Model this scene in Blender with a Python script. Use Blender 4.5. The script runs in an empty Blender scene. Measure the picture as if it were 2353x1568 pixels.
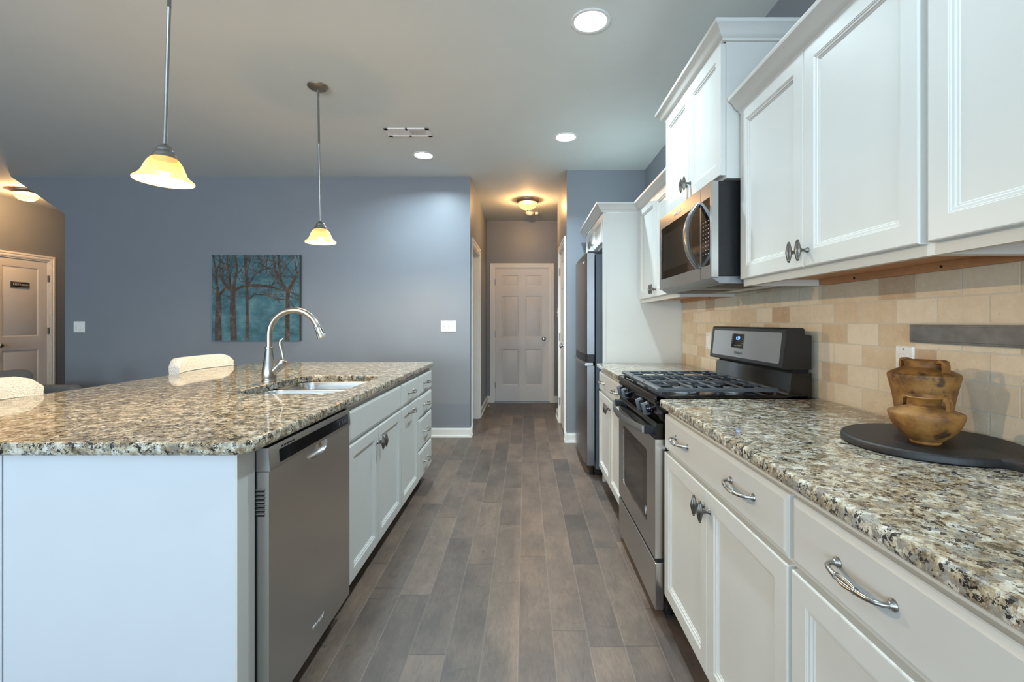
import bpy, bmesh, math, random
from mathutils import Vector, Matrix
random.seed(7)
SC = bpy.context.scene
COL = SC.collection
PI = math.pi

# ------------------------------------------------------------------ camera
FPX, VX, VY, CAMZ = 1085.0, 1207.0, 741.0, 1.215
cam_d = bpy.data.cameras.new('camera'); cam = bpy.data.objects.new('camera', cam_d); COL.objects.link(cam)
cam.location = (0, 0, CAMZ); cam.rotation_euler = (PI/2, 0, 0)
cam_d.sensor_fit = 'HORIZONTAL'; cam_d.sensor_width = 36.0
cam_d.lens = FPX/2353*36.0
cam_d.shift_x = -(VX-1176.5)/2353; cam_d.shift_y = (VY-784.0)/2353
cam_d.clip_start = 0.02
SC.camera = cam

# ------------------------------------------------------------------ sky, exposure, daylight at the windows
SC.view_settings.view_transform = 'Standard'; SC.view_settings.look = 'None'
SC.view_settings.gamma = 1.0; SC.view_settings.use_curve_mapping = False
SC.view_settings.exposure = 0.35
W = bpy.data.worlds.new('sky'); SC.world = W; W.use_nodes = True
bg = W.node_tree.nodes['Background']; bg.inputs[0].default_value = (0.62, 0.80, 1.0, 1); bg.inputs[1].default_value = 1.2
try:
    SC.cycles.use_denoising = True
    SC.cycles.max_bounces = 8; SC.cycles.diffuse_bounces = 5; SC.cycles.glossy_bounces = 4
    SC.cycles.sample_clamp_indirect = 6.0
    SC.cycles.caustics_reflective = False; SC.cycles.caustics_refractive = False
except Exception:
    pass

def area_light(name, loc, rot, sx, sy, power, color, spread=180):
    d = bpy.data.lights.new(name, 'AREA'); d.shape = 'RECTANGLE'; d.size = sx; d.size_y = sy
    d.energy = power; d.color = color; d.spread = math.radians(spread)
    o = bpy.data.objects.new(name, d); o.location = loc; o.rotation_euler = rot; COL.objects.link(o); return o
DAY = (0.67, 0.85, 1.0)
# daylight outside the three windows of the wall behind the camera
BACKWIN = [(-5.6, -4.0), (-3.2, -1.6), (-0.9, 0.7)]
for a, b in BACKWIN:
    area_light('daylight', ((a+b)/2, -3.85, 1.35), (PI/2+.78, 0, 0), b-a, 1.7, 145, DAY)

# ------------------------------------------------------------------ materials
def s(r, g, b):
    f = lambda c: (c/255/12.92) if c/255 <= .04045 else ((c/255+.055)/1.055)**2.4
    return (f(r), f(g), f(b), 1.0)
MATS = {}
class NT:
    def __init__(self, name, rough=.5, metal=0.0, color=(.8, .8, .8, 1), **kw):
        self.m = bpy.data.materials.new(name); self.m.use_nodes = True
        self.t = self.m.node_tree; self.p = self.t.nodes['Principled BSDF']
        self.p.inputs['Base Color'].default_value = color
        self.p.inputs['Roughness'].default_value = rough; self.p.inputs['Metallic'].default_value = metal
        for k, v in kw.items(): self.p.inputs[k.replace('_', ' ')].default_value = v
        MATS[name] = self.m
    def n(self, typ, **kw):
        nd = self.t.nodes.new(typ)
        for k, v in kw.items(): setattr(nd, k, v)
        return nd
    def l(self, a, b): self.t.links.new(a, b)
    def val(self, sock, v):
        if hasattr(v, 'is_output') or isinstance(v, bpy.types.NodeSocket): self.l(v, sock)
        else: sock.default_value = v
    def math(self, op, a, b=0.0, c=None):
        nd = self.n('ShaderNodeMath', operation=op); self.val(nd.inputs[0], a); self.val(nd.inputs[1], b)
        if c is not None: self.val(nd.inputs[2], c)
        return nd.outputs[0]
    def coord(self, scale=(1, 1, 1), loc=(0, 0, 0)):
        tc = self.n('ShaderNodeTexCoord'); mp = self.n('ShaderNodeMapping')
        mp.inputs['Scale'].default_value = scale; mp.inputs['Location'].default_value = loc
        self.l(tc.outputs['Object'], mp.inputs['Vector']); return mp.outputs[0]
    def noise(self, vec, scale, detail=2, rough=.5):
        nd = self.n('ShaderNodeTexNoise'); self.l(vec, nd.inputs['Vector'])
        nd.inputs['Scale'].default_value = scale; nd.inputs['Detail'].default_value = detail
        nd.inputs['Roughness'].default_value = rough; return nd.outputs['Fac']
    def ramp(self, fac, stops, interp='LINEAR'):
        nd = self.n('ShaderNodeValToRGB'); nd.color_ramp.interpolation = interp
        e = nd.color_ramp.elements
        while len(e) < len(stops): e.new(.5)
        for i, (p, c) in enumerate(stops): e[i].position = p; e[i].color = c
        self.l(fac, nd.inputs[0]); return nd.outputs[0]
    def mix(self, fac, a, b, mode='MIX'):
        nd = self.n('ShaderNodeMix', data_type='RGBA', blend_type=mode)
        self.val(nd.inputs[0], fac); self.val(nd.inputs[6], a); self.val(nd.inputs[7], b); return nd.outputs[2]
    def base(self, c): self.l(c, self.p.inputs['Base Color'])
    def bump(self, h, strength=.2, dist=.001):
        nd = self.n('ShaderNodeBump'); nd.inputs['Strength'].default_value = strength; nd.inputs['Distance'].default_value = dist
        self.l(h, nd.inputs['Height']); self.l(nd.outputs[0], self.p.inputs['Normal'])
def plain(name, color, rough=.5, metal=0.0, nscale=40, amt=.06, **kw):
    t = NT(name, rough, metal, color, **kw)
    f = t.noise(t.coord(), nscale, 3)
    d = tuple(c*(1-amt) for c in color[:3])+(1,); e = tuple(min(1, c*(1+amt)) for c in color[:3])+(1,)
    t.base(t.ramp(f, [(.3, d), (.7, e)])); return t.m

plain('wall_paint', s(131, 136, 143), .42, 0, 3, .02)
plain('ceiling_paint', s(226, 231, 229), .75, 0, 3, .015)
plain('trim_paint', s(236, 235, 230), .38, 0, 5, .015)
plain('door_paint', s(226, 224, 222), .42, 0, 5, .015)
plain('cabinet_paint', s(208, 208, 203), .36, 0, 6, .012)
plain('island_panel_paint', s(206, 209, 213), .5, 0, 6, .012)
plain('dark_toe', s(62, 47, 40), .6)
plain('white_plastic', s(238, 238, 236), .35)
plain('black_plastic', s(20, 21, 23), .35, 0, 60, .2)
plain('black_gloss', s(9, 10, 12), .12, 0, 60, .2)
plain('black_glass', s(12, 12, 13), .05, 0, 60, .1)
plain('cast_iron', s(70, 75, 80), .36, 0, 200, .15)
plain('knob_grey', s(72, 78, 84), .4)
plain('dark_slot', s(12, 12, 13), .8)
plain('shadow_line', s(120, 118, 112), .6)
plain('sign_black', s(18, 18, 20), .4)
plain('sign_white', s(232, 230, 222), .5)
plain('fridge_case', s(84, 92, 99), .5, .2, 500, .2)
plain('nickel', s(165, 163, 158), .28, 1.0, 30, .08)
plain('pewter', s(118, 114, 108), .32, 1.0, 60, .2)
plain('chrome', s(205, 205, 205), .12, 1.0)
plain('rod_metal', s(150, 152, 152), .38, 1.0)
plain('bronze_trim', s(150, 138, 122), .4, .8)
plain('dark_metal', s(88, 88, 88), .5, .7, 25, .25)
plain('bar_metal', s(118, 119, 121), .42, .35, 25, .22)
plain('metal_grey', s(150, 152, 154), .45, .7)
plain('logo_silver', s(225, 225, 225), .25, .6)
plain('logo_grey', s(60, 60, 62), .4, .3)
plain('under_wood', s(186, 134, 92), .55, 0, 20, .1)
plain('grey_upholstery', s(118, 121, 122), .9, 0, 300, .15)
plain('dark_wood_leg', s(70, 52, 40), .5)

def stainless(name, color, rough, axis):
    t = NT(name, rough, 1.0, color)
    sc = {'Y': (300, 3, 300), 'Z': (300, 300, 3)}[axis]
    f = t.noise(t.coord(sc), 1.0, 2)
    t.l(t.math('MULTIPLY_ADD', f, .012, rough-.006), t.p.inputs['Roughness'])
stainless('stainless', s(176, 174, 172), .3, 'Y')
stainless('stainless_dark', s(196, 194, 191), .27, 'Y')
stainless('stainless_v', s(188, 186, 184), .28, 'Z')
stainless('fridge_steel', s(152, 152, 154), .3, 'Z')
stainless('sink_steel', s(200, 199, 197), .22, 'Y')

# window panes: thin clear glass
t = NT('window_glass'); tr = t.n('ShaderNodeBsdfTransparent'); gl = t.n('ShaderNodeBsdfGlossy'); gl.inputs['Roughness'].default_value = .02
mx = t.n('ShaderNodeMixShader'); mx.inputs[0].default_value = .06
t.l(tr.outputs[0], mx.inputs[1]); t.l(gl.outputs[0], mx.inputs[2]); t.l(mx.outputs[0], t.t.nodes['Material Output'].inputs[0])

def emit(name, color, strength):
    t = NT(name, .4, 0, color); t.p.inputs['Emission Color'].default_value = color; t.p.inputs['Emission Strength'].default_value = strength
emit('led_lens', (.86, .94, 1, 1), 9.0)
emit('bulb_glow', (1, .80, .52, 1), 3.0)
emit('clock_blue', (.10, .28, 1, 1), 3.0)
# amber glass of the lamp shades: lets part of the bulb's light through
def glow_glass(name, color, ramp, strength, through, tint):
    t = NT(name, .35, 0, color); f = t.noise(t.coord(), 9, 3)
    t.l(t.ramp(f, ramp), t.p.inputs['Emission Color']); t.p.inputs['Emission Strength'].default_value = strength
    tr = t.n('ShaderNodeBsdfTransparent'); tr.inputs[0].default_value = tint
    mx = t.n('ShaderNodeMixShader'); mx.inputs[0].default_value = through
    t.l(t.p.outputs[0], mx.inputs[1]); t.l(tr.outputs[0], mx.inputs[2]); t.l(mx.outputs[0], t.t.nodes['Material Output'].inputs[0])
glow_glass('amber_glass', s(240, 190, 110), [(.3, (.86, .52, .20, 1)), (.7, (1.0, .66, .30, 1))], .36, .20, (1, .76, .54, 1))
glow_glass('shade_inside', s(76, 73, 68), [(.3, (1, .84, .60, 1)), (.7, (1, .86, .64, 1))], .6, .85, (1, .85, .6, 1))
glow_glass('alabaster_glass', s(150, 112, 70), [(.38, (1.0, .50, .18, 1)), (.6, (1.0, .80, .48, 1))], .5, .55, (1, .86, .66, 1))

# granite
def granite(name):
    t = NT(name, .05, 0); c = t.coord()
    ns = t.n('ShaderNodeTexNoise'); t.l(c, ns.inputs['Vector']); ns.inputs['Scale'].default_value = 240; ns.inputs['Detail'].default_value = 4
    wv = t.n('ShaderNodeVectorMath', operation='MULTIPLY_ADD'); t.l(ns.outputs['Color'], wv.inputs[0]); wv.inputs[1].default_value = (.013, .013, .013); t.l(c, wv.inputs[2])
    def cells(scale):
        v = t.n('ShaderNodeTexVoronoi'); t.l(wv.outputs[0], v.inputs['Vector']); v.inputs['Scale'].default_value = scale
        sc = t.n('ShaderNodeSeparateColor'); t.l(v.outputs['Color'], sc.inputs[0]); return sc.outputs
    k1, k2 = cells(98), cells(185)
    n1 = t.noise(c, 26, 3, .55)
    f = t.math('MULTIPLY_ADD', k1[0], .24, t.math('MULTIPLY_ADD', k2[1], .18, n1))
    base = t.ramp(f, [(.48, s(98, 86, 70)), (.60, s(142, 127, 103)), (.70, s(172, 158, 132)), (.79, s(192, 183, 162)), (.90, s(214, 211, 200))])
    g = t.math('MULTIPLY_ADD', k1[1], .5, t.noise(t.coord(loc=(3.1, 1.7, .4)), 30, 2))
    base = t.mix(t.ramp(g, [(.84, (0, 0, 0, 1)), (.88, (.75, .75, .75, 1))]), base, s(136, 134, 128))
    d = t.math('MULTIPLY_ADD', k2[2], .30, t.math('MULTIPLY_ADD', k1[2], .20, t.noise(t.coord(loc=(7, 2, 5)), 44, 3, .6)))
    base = t.mix(t.ramp(d, [(.872, (0, 0, 0, 1)), (.895, (.94, .94, .94, 1))]), base, s(32, 30, 33))
    n4 = t.noise(t.coord(loc=(1, 9, 2)), 120, 3, .6)
    base = t.mix(t.ramp(n4, [(.62, (0, 0, 0, 1)), (.66, (.6, .6, .6, 1))]), base, s(74, 56, 46))
    fine = t.noise(c, 480, 3, .65)
    base = t.mix(.5, base, t.ramp(fine, [(.3, s(140, 140, 140)), (.7, s(218, 218, 218))]), 'SOFT_LIGHT')
    t.base(base)
    return t
granite('granite')

# hardwood floor: planks along Y
t = NT('hardwood', .38, 0)
tc = t.n('ShaderNodeTexCoord'); sp = t.n('ShaderNodeSeparateXYZ'); t.l(tc.outputs['Object'], sp.inputs[0])
PW = .1327
fx = t.math('MULTIPLY_ADD', sp.outputs[0], 1/PW, .026/PW+50); row = t.math('FLOOR', fx); frx = t.math('FRACT', fx)
w1 = t.n('ShaderNodeTexWhiteNoise', noise_dimensions='1D'); t.l(row, w1.inputs['W'])
w2 = t.n('ShaderNodeTexWhiteNoise', noise_dimensions='1D'); t.l(t.math('ADD', row, 31.7), w2.inputs['W'])
ln = t.math('MULTIPLY_ADD', w2.outputs[0], .5, .55)
ty = t.math('MULTIPLY_ADD', w1.outputs[0], 9.0, t.math('DIVIDE', sp.outputs[1], ln)); ty = t.math('ADD', ty, 40)
iy = t.math('FLOOR', ty); fry = t.math('FRACT', ty)
cv = t.n('ShaderNodeCombineXYZ'); t.l(row, cv.inputs[0]); t.l(iy, cv.inputs[1])
w3 = t.n('ShaderNodeTexWhiteNoise', noise_dimensions='2D'); t.l(cv.outputs[0], w3.inputs['Vector'])
col = t.ramp(w3.outputs['Value'], [(0, s(81, 73, 69)), (.15, s(91, 81, 75)), (.6, s(100, 88, 80)), (1, s(114, 99, 88))])
add = t.n('ShaderNodeVectorMath', operation='MULTIPLY_ADD'); t.l(cv.outputs[0], add.inputs[0]); add.inputs[1].default_value = (3.7, 5.3, 0)
t.l(tc.outputs['Object'], add.inputs[2])
def lay(sx, sy, detail, rough, dist=0.0):
    mp = t.n('ShaderNodeMapping'); mp.inputs['Scale'].default_value = (sx, sy, 1); t.l(add.outputs[0], mp.inputs[0])
    nd = t.n('ShaderNodeTexNoise'); t.l(mp.outputs[0], nd.inputs['Vector']); nd.inputs['Scale'].default_value = 1
    nd.inputs['Detail'].default_value = detail; nd.inputs['Roughness'].default_value = rough; nd.inputs['Distortion'].default_value = dist
    return nd.outputs['Fac']
g = lay(52, 11, 6, .68, 1.6)
col = t.mix(.75, col, t.ramp(g, [(.33, s(158, 156, 154)), (.67, s(210, 207, 204))]), 'SOFT_LIGHT')
col = t.mix(.9, col, t.ramp(lay(6, 3.2, 3, .55), [(.34, s(158, 160, 164)), (.66, s(212, 207, 201))]), 'SOFT_LIGHT')
kn = lay(13, 24, 3, .55, .8)
col = t.mix(t.ramp(kn, [(.64, (0, 0, 0, 1)), (.74, (.55, .55, .55, 1))]), col, s(66, 60, 58))
ex = t.math('MULTIPLY', t.math('MINIMUM', frx, t.math('SUBTRACT', 1.0, frx)), PW)
ey = t.math('MULTIPLY', t.math('MINIMUM', fry, t.math('SUBTRACT', 1.0, fry)), ln)
gx = t.ramp(ex, [(.0004, (1, 1, 1, 1)), (.0011, (0, 0, 0, 1))]); gy = t.ramp(ey, [(.0009, (1, 1, 1, 1)), (.0020, (0, 0, 0, 1))])
col = t.mix(t.math('MULTIPLY', gx, .40), col, s(136, 125, 117))  # long seams: highlight on the plank bevels painted as a lighter line
col = t.mix(t.math('MULTIPLY', gy, .7), col, s(62, 55, 52)); t.base(col)
gm = t.math('MAXIMUM', gx, gy)
t.bump(t.math('SUBTRACT', t.math('MULTIPLY', g, .25), gm), .30, .001)
t.l(t.math('MULTIPLY_ADD', g, .16, .34), t.p.inputs['Roughness'])

# tumbled travertine subway tile on the X = const wall (u = Y, v = Z)
t = NT('travertine', .55, 0)
tc = t.n('ShaderNodeTexCoord'); sp = t.n('ShaderNodeSeparateXYZ'); t.l(tc.outputs['Object'], sp.inputs[0])
cb = t.n('ShaderNodeCombineXYZ'); t.l(t.math('ADD', sp.outputs[1], 10.03), cb.inputs[0]); t.l(t.math('SUBTRACT', sp.outputs[2], .905), cb.inputs[1])
br = t.n('ShaderNodeTexBrick'); t.l(cb.outputs[0], br.inputs['Vector']); br.offset = .5
for k, v in (('Scale', 1), ('Mortar Size', .0022), ('Mortar Smooth', .3), ('Bias', 0), ('Brick Width', .153), ('Row Height', .0765)): br.inputs[k].default_value = v
br.inputs['Color1'].default_value = (0, 0, 0, 1); br.inputs['Color2'].default_value = (1, 1, 1, 1); br.inputs['Mortar'].default_value = (.5, .5, .5, 1)
tile = t.ramp(br.outputs['Color'], [(0, s(198, 172, 144)), (.12, s(216, 196, 168)), (.5, s(225, 209, 185)), (1, s(233, 221, 202))])
n = t.noise(t.coord(), 26, 5, .65)
tile = t.mix(.55, tile, t.ramp(n, [(.32, s(92, 88, 84)), (.68, s(172, 168, 162))]), 'SOFT_LIGHT')
pits = t.noise(t.coord(), 150, 3, .6)
tile = t.mix(t.ramp(pits, [(.63, (0, 0, 0, 1)), (.74, (.45, .45, .45, 1))]), tile, s(158, 134, 106))
fl = t.noise(t.coord(loc=(5, 1, 3)), 95, 4, .65)
tile = t.mix(t.ramp(fl, [(.58, (0, 0, 0, 1)), (.70, (.45, .45, .45, 1))]), tile, s(232, 222, 206))
t.base(t.mix(br.outputs['Fac'], tile, s(206, 198, 182)))
t.bump(t.math('SUBTRACT', t.math('MULTIPLY', n, .3), br.outputs['Fac']), .5, .002)

# bouclé
t = NT('boucle', .95, 0); v = t.n('ShaderNodeTexVoronoi'); t.l(t.coord(), v.inputs['Vector']); v.inputs['Scale'].default_value = 190
t.base(t.ramp(v.outputs['Distance'], [(0, s(246, 243, 236)), (.8, s(206, 202, 194))])); t.bump(v.outputs['Distance'], .7, -.004)
# aged gold-brown pottery
t = NT('aged_pottery', .58, 0); c = t.coord()
col = t.ramp(t.noise(c, 16, 5, .65), [(.30, s(70, 48, 26)), (.43, s(122, 82, 38)), (.56, s(150, 106, 52)), (.72, s(166, 122, 68))])
col = t.mix(t.ramp(t.noise(t.coord(loc=(4, 4, 1)), 22, 3), [(.63, (0, 0, 0, 1)), (.70, (.85, .85, .85, 1))]), col, s(48, 36, 28)); t.base(col)
t.bump(t.noise(c, 60, 4), .25, .002)
# black stained wooden board
t = NT('black_wood', .5, 0); g = t.noise(t.coord((90, 5, 5)), 1.0, 4, .6)
t.base(t.ramp(g, [(.3, s(18, 18, 20)), (.7, s(36, 36, 38))])); t.bump(g, .4, .001)
# painting
t = NT('painted_teal', .6, 0); c = t.coord((5, 1, 7)); n = t.noise(c, 1.0, 5, .6); st = t.noise(t.coord((6, 1, 60)), 1.0, 3)
col = t.ramp(n, [(.3, s(48, 88, 98)), (.5, s(78, 122, 132)), (.7, s(116, 154, 160))])
t.base(t.mix(.4, col, t.ramp(st, [(.35, s(90, 90, 90)), (.7, s(170, 170, 170))]), 'SOFT_LIGHT'))
t = NT('painted_bark', .7, 0); n = t.noise(t.coord(), 14, 5, .65)
t.base(t.ramp(n, [(.3, s(44, 36, 33)), (.5, s(78, 66, 60)), (.62, s(100, 84, 74)), (.70, s(160, 155, 150))]))
t = NT('painted_twig', .7, 0); n = t.noise(t.coord(), 9, 4, .6)
t.base(t.ramp(n, [(.35, s(46, 36, 32)), (.55, s(86, 64, 44)), (.7, s(132, 96, 58))]))
plain('canvas_edge', s(78, 76, 74), .7)

# ------------------------------------------------------------------ mesh builder
V3 = Vector
class MB:
    def __init__(self): self.bm = bmesh.new()
    def _f(self, vs, m):
        try: f = self.bm.faces.new(vs); f.material_index = m; return f
        except ValueError: return None
    def box(self, x0, x1, y0, y1, z0, z1, bev=0.0, seg=1, m=0):
        if x0 > x1: x0, x1 = x1, x0
        if y0 > y1: y0, y1 = y1, y0
        if z0 > z1: z0, z1 = z1, z0
        b = bmesh.new(); bmesh.ops.create_cube(b, size=1)
        for v in b.verts: v.co = V3(((x0+x1)/2+v.co.x*(x1-x0), (y0+y1)/2+v.co.y*(y1-y0), (z0+z1)/2+v.co.z*(z1-z0)))
        if bev: bmesh.ops.bevel(b, geom=b.edges[:], offset=bev, segments=seg, profile=.5, affect='EDGES')
        self.merge(b, m); return self
    def merge(self, b, m=None, M=None):
        mp = {}
        for v in b.verts: mp[v] = self.bm.verts.new(M @ v.co if M else v.co)
        for f in b.faces: self._f([mp[v] for v in f.verts], f.material_index if m is None else m)
        b.free()
    def loops(self, L, m=0, cap0=True, cap1=True, closed=True):
        R = [[self.bm.verts.new(p) for p in lp] for lp in L]
        n = len(R[0])
        for a, b in zip(R, R[1:]):
            for i in range(n if closed else n-1): self._f([a[i], a[(i+1) % n], b[(i+1) % n], b[i]], m)
        if cap0: self._f(R[0][::-1], m)
        if cap1: self._f(R[-1], m)
        return self
    def nested(self, O, U, V, N, w, h, prof, m=0, cap0=True, cap1=True):
        O, U, V, N = V3(O), V3(U), V3(V), V3(N)
        return self.loops([[O+U*a+V*b+N*d for a, b in ((i, i), (w-i, i), (w-i, h-i), (i, h-i))] for i, d in prof], m, cap0, cap1)
    def lathe(self, prof, c, seg=32, axis=(0, 0, 1), m=0, flutes=0, famt=.12, cap=True):
        A = V3(axis).normalized(); X = A.orthogonal().normalized(); Y = A.cross(X); c = V3(c)
        L = []
        for r, z in prof:
            lp = []
            for k in range(seg):
                a = 2*PI*k/seg; rr = max(r, 1e-5)
                if flutes: rr *= 1-famt+famt*abs(math.cos(a*flutes/2))
                lp.append(c+A*z+(X*math.cos(a)+Y*math.sin(a))*rr)
            L.append(lp)
        return self.loops(L, m, cap, cap)
    def tube(self, pts, rad, seg=12, m=0, flat=1.0, up=None):
        pts = [V3(p) for p in pts]; n = len(pts)
        rad = rad if isinstance(rad, (list, tuple)) else [rad]*n
        T = [(pts[min(i+1, n-1)]-pts[max(i-1, 0)]).normalized() for i in range(n)]
        X = (V3(up)-T[0]*V3(up).dot(T[0])).normalized() if up else T[0].orthogonal().normalized()
        L = []
        for i in range(n):
            X = (X-T[i]*X.dot(T[i])).normalized(); Y = T[i].cross(X)
            L.append([pts[i]+(X*math.cos(2*PI*k/seg)+Y*math.sin(2*PI*k/seg)*flat)*rad[i] for k in range(seg)])
        return self.loops(L, m)
    def bar(self, a, b, w, h, m=0, bev=0.0):          # rectangular bar between two points, h along z
        a, b = V3(a), V3(b); T = (b-a).normalized(); S = T.cross(V3((0, 0, 1))).normalized()*w/2; H = V3((0, 0, h/2))
        if bev:
            c = [S*1-H, S*1+H*.3, S*.5+H, S*-.5+H, S*-1+H*.3, S*-1-H]
        else: c = [S-H, S+H, -S+H, -S-H]
        return self.loops([[p+q for q in c] for p in (a, b)], m)
    def prism(self, poly, O, U, V, N, d, m=0):
        O, U, V, N = V3(O), V3(U), V3(V), V3(N)
        return self.loops([[O+U*a+V*b+N*e for a, b in poly] for e in (0, d)], m)
    def sphere(self, c, r, m=0, seg=16, rings=10, sc=(1, 1, 1)):
        b = bmesh.new(); bmesh.ops.create_uvsphere(b, u_segments=seg, v_segments=rings, radius=r)
        for v in b.verts: v.co = V3((v.co.x*sc[0], v.co.y*sc[1], v.co.z*sc[2]))+V3(c)
        self.merge(b, m); return self
    def build(self, name, mats, parent=None, label=None, angle=35, off=None):
        bm = self.bm
        bmesh.ops.remove_doubles(bm, verts=bm.verts[:], dist=1e-6)
        bmesh.ops.recalc_face_normals(bm, faces=bm.faces[:])
        o_ = off if off is not None else (parent['_L'] if parent is not None else (0, 0, 0))
        o_ = V3(o_)
        for v in bm.verts: v.co -= o_
        me = bpy.data.meshes.new(name); bm.to_mesh(me); bm.free()
        if isinstance(mats, str): mats = [mats]
        for q in mats: me.materials.append(MATS[q])
        me.polygons.foreach_set('use_smooth', [True]*len(me.polygons))
        me.set_sharp_from_angle(angle=math.radians(angle))
        ob = bpy.data.objects.new(name, me); COL.objects.link(ob)
        if parent is not None: ob.parent = parent; ob['_L'] = parent['_L']
        elif off is not None: ob.location = o_; ob['_L'] = tuple(o_)
        else: ob['_L'] = (0, 0, 0)
        if label: ob['label'] = label
        return ob
def thing(name, label, cat, loc, group=None):
    o = bpy.data.objects.new(name, None); COL.objects.link(o); o.empty_display_size = .1
    o.location = loc; o['_L'] = tuple(loc); o['label'] = label; o['category'] = cat
    if group: o['group'] = group
    return o
def tag(o, label, cat, group=None):
    o['label'] = label; o['category'] = cat
    if group: o['group'] = group
    return o
def struct(o): o['kind'] = 'structure'; return o
def inst(name, mesh, parent, loc, rot=(0, 0, 0)):
    o = bpy.data.objects.new(name, mesh); COL.objects.link(o); o.parent = parent
    o.location = V3(loc)-V3(parent['_L']); o.rotation_euler = rot; o['_L'] = parent['_L']; return o
def text(body, size, O, U, V, N, mat, parent, name='lettering', depth=.0006, shear=0.0, align='CENTER'):
    cu = bpy.data.curves.new('tmp', 'FONT'); cu.body = body; cu.size = size; cu.extrude = depth; cu.align_x = align; cu.align_y = 'CENTER'; cu.shear = shear
    ob = bpy.data.objects.new('tmp', cu); COL.objects.link(ob); bpy.context.view_layer.update()
    me = bpy.data.meshes.new_from_object(ob.evaluated_get(bpy.context.evaluated_depsgraph_get()))
    bpy.data.objects.remove(ob)
    O, U, V, N = V3(O), V3(U), V3(V), V3(N); L = V3(parent['_L'])
    for v in me.vertices: v.co = O+U*v.co.x+V*v.co.y+N*v.co.z-L
    me.name = name; me.materials.clear(); me.materials.append(MATS[mat])
    o = bpy.data.objects.new(name, me); COL.objects.link(o); o.parent = parent; o['_L'] = parent['_L']; return o
def rrect(x0, x1, y0, y1, r, n=8):
    P = []
    for cx, cy, a0 in ((x1-r, y1-r, 0), (x0+r, y1-r, PI/2), (x0+r, y0+r, PI), (x1-r, y0+r, 1.5*PI)):
        for k in range(n+1):
            a = a0+PI/2*k/n; P.append((cx+r*math.cos(a), cy+r*math.sin(a)))
    return P
EX, EY, EZ = V3((1, 0, 0)), V3((0, 1, 0)), V3((0, 0, 1))
# ------------------------------------------------------------------ room shell
CEIL = 2.755; WX = 1.21; TX = 1.195; CT = .905; FARY = 4.99; ENDY = 7.15; PANY = 4.77; HL, HR = -.582, .418; LX = -6.42; BY = -3.5
struct(MB().box(LX-.12, WX+.12, BY-.12, ENDY+.12, -.06, 0).build('floor', 'hardwood'))
struct(MB().box(LX-.12, WX+.12, BY-.12, ENDY+.12, CEIL, CEIL+.06).build('ceiling', 'ceiling_paint'))
def wall(name, axis, p0, p1, a0, a1, ops=(), z1=CEIL):
    mb = MB()
    def bx(a, b, lo, hi):
        if b-a < 1e-4 or hi-lo < 1e-4: return
        if axis == 'Y': mb.box(p0, p1, a, b, lo, hi)
        else: mb.box(a, b, p0, p1, lo, hi)
    cur = a0
    for (a, b, lo, hi) in sorted(ops):
        bx(cur, a, 0, z1); bx(a, b, 0, lo); bx(a, b, hi, z1); cur = b
    bx(cur, a1, 0, z1)
    return struct(mb.build(name, 'wall_paint'))
wall('wall_right', 'Y', WX, WX+.12, BY, ENDY)
wall('wall_back', 'X', BY-.12, BY, LX-.12, WX+.12, [(a, b, .6, 2.3) for a, b in BACKWIN])
D2 = (5.665, 6.370)
wall('wall_left', 'Y', LX-.12, LX, BY, ENDY, [(D2[0], D2[1], 0, 2.04)])
D1 = (-.470, .372)
wall('wall_end', 'X', ENDY, ENDY+.12, LX-.12, WX+.12, [(D1[0], D1[1], 0, 2.045)])
# long wall with the raking opening edge at its left end
struct(MB().prism([(-4.862, 0), (HL, 0), (HL, CEIL), (-5.436, CEIL), (-4.862, 2.357)], (0, FARY, 0), EX, EZ, EY, .12).build('wall_far', 'wall_paint'))
OPN = (5.17, 5.96)
wall('wall_hall', 'Y', HL-.12, HL, FARY+.12, ENDY, [(OPN[0], OPN[1], 0, 2.06)])
struct(MB().box(-4.0, -3.9, FARY+.12, ENDY, 0, CEIL).build('wall_partition', 'wall_paint'))
D3 = (4.93, 5.71)
struct(MB().box(HR, WX, PANY, PANY+.10, 0, CEIL).build('wall_pantry', 'wall_paint'))
wall('wall_side', 'Y', HR, HR+.11, PANY+.10, 6.13, [(D3[0], D3[1], 0, 2.045)])

# windows of the back and left walls
k = 0
for axis, lst in (('X', BACKWIN),):
    for a, b in lst:
        k += 1
        mb = MB(); gl = MB()
        p = BY-.06 if axis == 'X' else LX-.06
        def bx(m, a0, a1, z0, z1, t):
            if axis == 'X': m.box(a0, a1, p-t, p+t, z0, z1)
            else: m.box(p-t, p+t, a0, a1, z0, z1)
        for a0, a1, z0, z1 in ((a, a+.06, .6, 2.3), (b-.06, b, .6, 2.3), (a, b, .6, .66), (a, b, 2.24, 2.3), (a, b, 1.43, 1.48)): bx(mb, a0, a1, z0, z1, .03)
        bx(gl, a+.05, b-.05, .65, 2.25, .003)
        w = struct(mb.build('window_%d' % k, 'trim_paint')); g = gl.build('pane', 'window_glass', w)

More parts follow.
